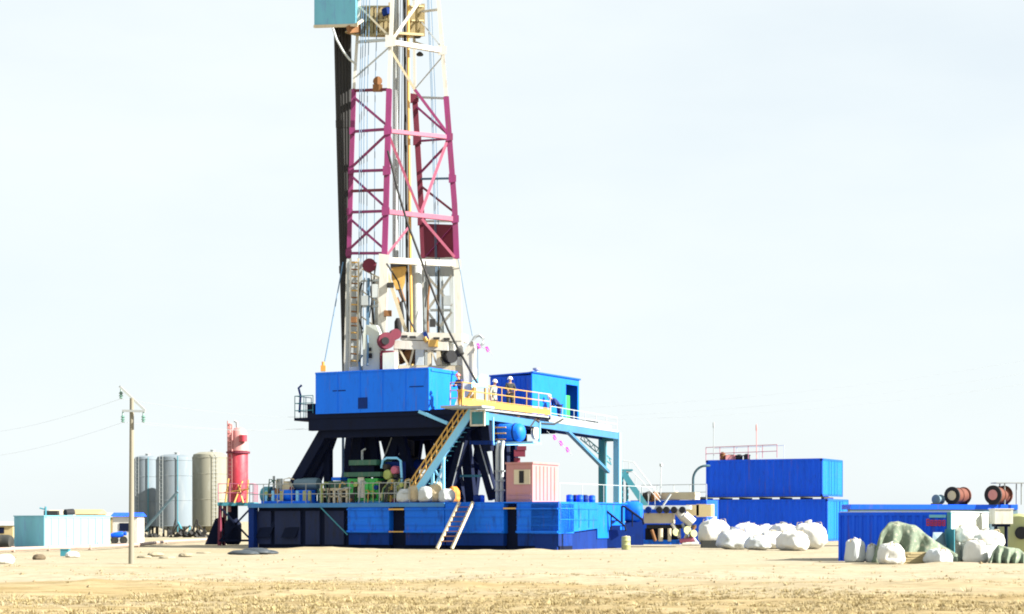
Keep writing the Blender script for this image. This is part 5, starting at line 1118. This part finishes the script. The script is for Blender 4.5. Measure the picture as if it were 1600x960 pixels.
m = MB(); p = W(1466,858,60); m.prism([W(1455,858,60.1), W(1476,858,60.3), W(1472,832,60.4), W(1458,832,60.2)], V((.1,.12,0))); m.box(W(1465,870,60.4), .5, .3, .8); single('leaning_board', m, M['silo_teal'], 'pale board leaning against the ribbed container below the red lettering', 'board')
m = MB(); m.prism([W(1474,876,60.6), W(1491,876,60.0), W(1491,827,60.0), W(1476,827,60.6)], V((.05,.12,0))); single('steel_sheet', m, M['teal_paint'], 'dark blue sheet standing beside the white container end', 'sheet')
wb = thing('white_box', 'white box on a dark stand to the right of the white container end', 'box', gpt(1564,872,63.5))
m = MB(); m.box(W(1564,807,63.9), 28*63.5/F, .8, 24*63.5/F); m.box(W(1564,795.5,63.9), 30*63.5/F, .86, .03); part('body', m, M['white_paint'], wb)
m = MB(); m.box(W(1564,821,63.9), 22*63.5/F, .6, .1); part('tray', m, M['navy_steel_and_shade'], wb)
for x in (1556,1572):
    m = MB(); q = W(x,823,63.9); m.beam(q, V((q.x,q.y,-.02)), .1); part('leg', m, M['navy_steel_and_shade'], wb)
lt = thing('lime_tank', 'yellowish green tank with a dark round opening at the right photo edge', 'tank', gpt(1590,866,67))
q = W(1592,836,67); m = MB(); m.lathe(q, [(.02,-.6),(.7,-.55),(.8,-.4),(.8,1.2),(.02,1.3)], 24, V((.8,-.5,0)).normalized()*-1 if False else V((.3,1,0))); part('shell', m, M['lime_paint'], lt, True)
m = MB(); m.lathe(W(1596,833,66.3), [(.02,-.02),(.24,-.02),(.24,.06),(.02,.06)], 18, V((.3,1,0))); part('manhole', m, M['black_steel'], lt)
m = MB(); m.beam(W(1575,862,67.3), W(1612,862,67.3), .8, .7); part('cradle', m, M['olive_paint'], lt)
# long blue tank behind with cable reels on it
lb_ = thing('long_mud_tank', 'long low dark blue tank behind the ribbed container carrying two reels', 'tank', W(1460,840,100))
q0, q1 = W(1329,840,99.5), W(1590,840,101); q0.z = q1.z = -.05; z1 = CH+(HOR-789)*100/F
m = MB(); m.hexa([q0, q1, q1+V((.3,2.6,0)), q0+V((.3,2.6,0))], [V((a.x,a.y,z1-.12)) for a in (q0, q1, q1+V((.3,2.6,0)), q0+V((.3,2.6,0)))]); part('body', m, M['silo_teal'], lb_)
m = MB(); m.hexa([V((a.x,a.y-.06,z1-.25)) for a in (q0, q1)]+[V((a.x,a.y+2.7,z1-.25)) for a in (q1, q0)], [V((a.x,a.y-.06,z1+.02)) for a in (q0, q1)]+[V((a.x,a.y+2.7,z1+.02)) for a in (q1, q0)]); part('top_beam', m, M['container_blue'], lb_)
m = MB()
for k in range(9): q = q0.lerp(q1,(k+.5)/9); m.box(V((q.x,q.y-.03,.9)), .1, .05, 1.6)
part('rib', m, M['silo_teal'], lb_)
for i, (x, r, lb) in enumerate(((1488,.50,'rust red cable reel on the long blue tank, left of the two'), (1552,.54,'rust red cable reel nearest the right photo edge'))):
    q = W(x,772,100.6); q.z = z1+.02+r; t = thing('cable_reel', lb, 'cable reel', V((q.x,q.y,z1)), 'reels on the long blue tank'); ax = V((.72,.69,0))
    m = MB(); m.lathe(q, [(r*.62,-.06),(r,-.06),(r,.03),(r*.62,.03)], 26, ax); part('flange', m, M['black_steel'], t)
    m = MB(); m.lathe(q, [(.02,-.075),(r*.5,-.075),(r*.61,-.04),(r*.61,.02),(.02,.02)], 20, ax); part('hub', m, M['cream_paint' if i == 0 else 'pale_red_paint'], t)
    m = MB(); m.lathe(q, [(r*.78,.03),(r*.86,.06),(r*.86,.5),(r*.92,.52),(r*.92,.6),(r*.86,.62),(r*.86,1.05),(r*.78,1.1)], 24, ax); part('winding', m, M['reel_red'], t, True)
    m = MB(); m.lathe(q, [(r*.5,1.1),(r,1.1),(r,1.18),(r*.5,1.18)], 26, ax); part('flange', m, M['reel_red'], t)
    m = MB()
    for s_ in (.1, 1.0): m.beam(q+ax*s_-up*r+V((-.3,0,.05)), q+ax*s_-up*r+V((.3,0,.05)), .1, .12)
    part('chock', m, M['black_steel'], t)
t = thing('spool', 'small pale spool on the long blue tank left of the reels', 'spool', W(1463,788,100.5)); q = W(1463,776,100.5); q.z = z1+.3
m = MB(); m.lathe(q, [(.02,-.05),(.28,-.05),(.28,.0),(.2,.02),(.2,.4),(.28,.42),(.28,.46),(.02,.46)], 18, V((.72,.69,0))); part('drum', m, M['silo_teal'], t, True)
m = MB(); m.box(q-up*.25, .5, .5, .08); part('base', m, M['dark_pipe'], t)
m = MB(); q = W(1553,757,101.2); m.box(W(1580,755,101.2), 2.0, 1.2, .05); 
for x in (1566,1592):
    for dy in (-.5,.5): m.beam(W(x,789,101.2)+V((0,dy,0)), W(x,756,101.2)+V((0,dy,0)), .06)
single('awning', m, M['grey_steel'], 'thin grey awning on posts behind the right cable reel', 'awning')
# ------------------------------------------------------------------ people
def skinned(name, chains, m, parent, root_org):
    """chains: list of [(point, radius), ...]; equal points are shared so limbs grow from the trunk"""
    vs = []; idx = {}; rad = []; es = []
    def vid(p, r):
        k = tuple(round(c, 4) for c in p)
        if k not in idx: idx[k] = len(vs); vs.append(V(p)); rad.append(r)
        return idx[k]
    for ch in chains:
        ids = [vid(p, r) for p, r in ch]
        for a, b_ in zip(ids, ids[1:]):
            if (a, b_) not in es and (b_, a) not in es: es.append((a, b_))
    me = bpy.data.meshes.new(name); me.from_pydata([tuple(v) for v in vs], es, []); me.materials.append(m)
    o = bpy.data.objects.new(name, me); COL.objects.link(o); o.parent = parent
    sk = o.modifiers.new('skin', 'SKIN'); sk.use_smooth_shade = True
    data = me.skin_vertices[0].data
    for i, r in enumerate(rad): data[i].radius = (r, r); data[i].use_root = (i == 0)
    ss = o.modifiers.new('sub', 'SUBSURF'); ss.levels = 1; ss.render_levels = 2
    return o
def person(pos, yaw, label, top, trousers, helmet, arms='rail', bend=0.):
    t = thing('person', label, 'person', pos); t.rotation_euler = (0,0,yaw)
    def B_(p):                                   # lean the upper body forward (towards -y) about the hips
        x, y, z = p
        if z <= .93: return (x, y, z)
        dz = z-.93; return (x, y*math.cos(bend)-dz*math.sin(bend), .93+dz*math.cos(bend)+y*math.sin(bend))
    T_ = lambda L_: [(B_(p), r) for p, r in L_]
    pel, bel, che, nek = ((0,0,.95),.13), ((0,0,1.13),.125), ((0,.01,1.33),.15), ((0,.0,1.49),.058)
    head = [((0,-.01,1.56),.07), ((0,-.015,1.63),.092), ((0,-.005,1.71),.07)]
    face = [((0,-.015,1.63),.092), ((0,-.125,1.62),.018)]
    arm = {}
    for s_ in (-1,1):
        if arms == 'rail': el, wr, hd = (s_*.27,-.06,1.15), (s_*.22,-.30,1.10), (s_*.21,-.37,1.09)
        elif arms == 'down': el, wr, hd = (s_*.26,.03,1.14), (s_*.27,-.05,.90), (s_*.27,-.07,.82)
        else: el, wr, hd = (s_*.27,-.14,1.18), (s_*.17,-.34,1.26), (s_*.15,-.41,1.28)
        arm[s_] = [((0,.01,1.33),.15), ((s_*.18,.01,1.42),.07), (el,.048), (wr,.034), (hd,.036)]
    legs = {s_: [((0,0,.95),.13), ((s_*.10,0,.88),.10), ((s_*.11,-.02,.50),.068), ((s_*.115,.02,.10),.045), ((s_*.12,-.06,.045),.045), ((s_*.125,-.15,.04),.038)] for s_ in (-1,1)}
    ch = [T_([pel, bel, che, nek]+head), T_(face)]
    for s_ in (-1,1):
        ch += [T_(arm[s_]), legs[s_]]; hx = arm[s_][-1][0]
        dr_2 = (V(arm[s_][-1][0])-V(arm[s_][-2][0])).normalized()
        for k, (ln, off) in enumerate(((.075,-.030),(.085,-.010),(.08,.010),(.065,.030))):
            q0 = V(hx); q1 = q0+dr_2*ln*.5+V((off,0,.0)); q2 = q1+dr_2*ln*.4+V((0,0,-.025))
            ch.append(T_([(tuple(q0),.036), (tuple(q1),.010), (tuple(q2),.008)]))
        q1 = V(hx)+V((-s_*.045,0,.0))+dr_2*.01; ch.append(T_([(hx,.036), (tuple(q1),.012), (tuple(q1+dr_2*.04),.009)]))
    skinned('body', ch, M['skin'], t, None)
    g = 1.22
    jk = [T_([((0,0,.95),.15), ((0,0,1.13),.15), ((0,.01,1.33),.18), ((0,0,1.45),.075)])]
    for s_ in (-1,1): jk.append(T_([((0,.01,1.33),.18)]+[(p, r*1.35) for p, r in arm[s_][1:4]]))
    skinned('jacket', jk, M[top], t, None)
    skinned('trousers', [[((0,0,.95),.145)]+[(p, r*g) for p, r in legs[s_][1:4]] for s_ in (-1,1)], M[trousers], t, None)
    for s_ in (-1,1): skinned('boot', [[((s_*.115,.03,.14),.062), ((s_*.118,.0,.055),.058), ((s_*.126,-.16,.045),.05)]], M['rubber'], t, None)
    m = MB(); c = V(B_((0,-.005,1.675))); ax = V((0,-math.sin(bend),math.cos(bend)))
    m.lathe(c, [(.165,0),(.165,.012),(.125,.016),(.122,.06),(.10,.11),(.06,.14),(.02,.15)], 18, ax)
    me_o = _link('helmet', m, M[helmet], V((0,0,0)), True); me_o.parent = t
    return t
def at_a(px, a, z=7.03): b = G.B(px, a); return G.P(a, b, z)
vw = lambda p: math.atan2(p.x, p.y)*-1
p = at_a(797, aw1-.35); person(p, R(15), 'person in dark clothing and pale helmet standing at the middle of the yellow railing', 'dark_cloth', 'dark_cloth', 'helmet_white', 'rail')
p = at_a(770, aw1-.45); p.z -= .25; person(p, R(60), 'person in pale clothes with pinkish white helmet behind the left of the yellow railing', 'pale_cloth', 'pale_cloth', 'helmet_white', 'down', .15)
p = G.pz(720, 1.5, FL+.02); person(p, R(-50), 'person in navy jacket and orange trousers at the top of the stairs by the windbreak', 'navy_cloth', 'orange_cloth', 'helmet_red', 'reach', .25)
p = at_a(874, aw1-.4, zs(G.B(874, aw1))+.1); person(p, R(-70), 'person in navy work clothes bending over at the head of the ramp', 'navy_cloth', 'navy_cloth', 'helmet_white', 'reach', .9)
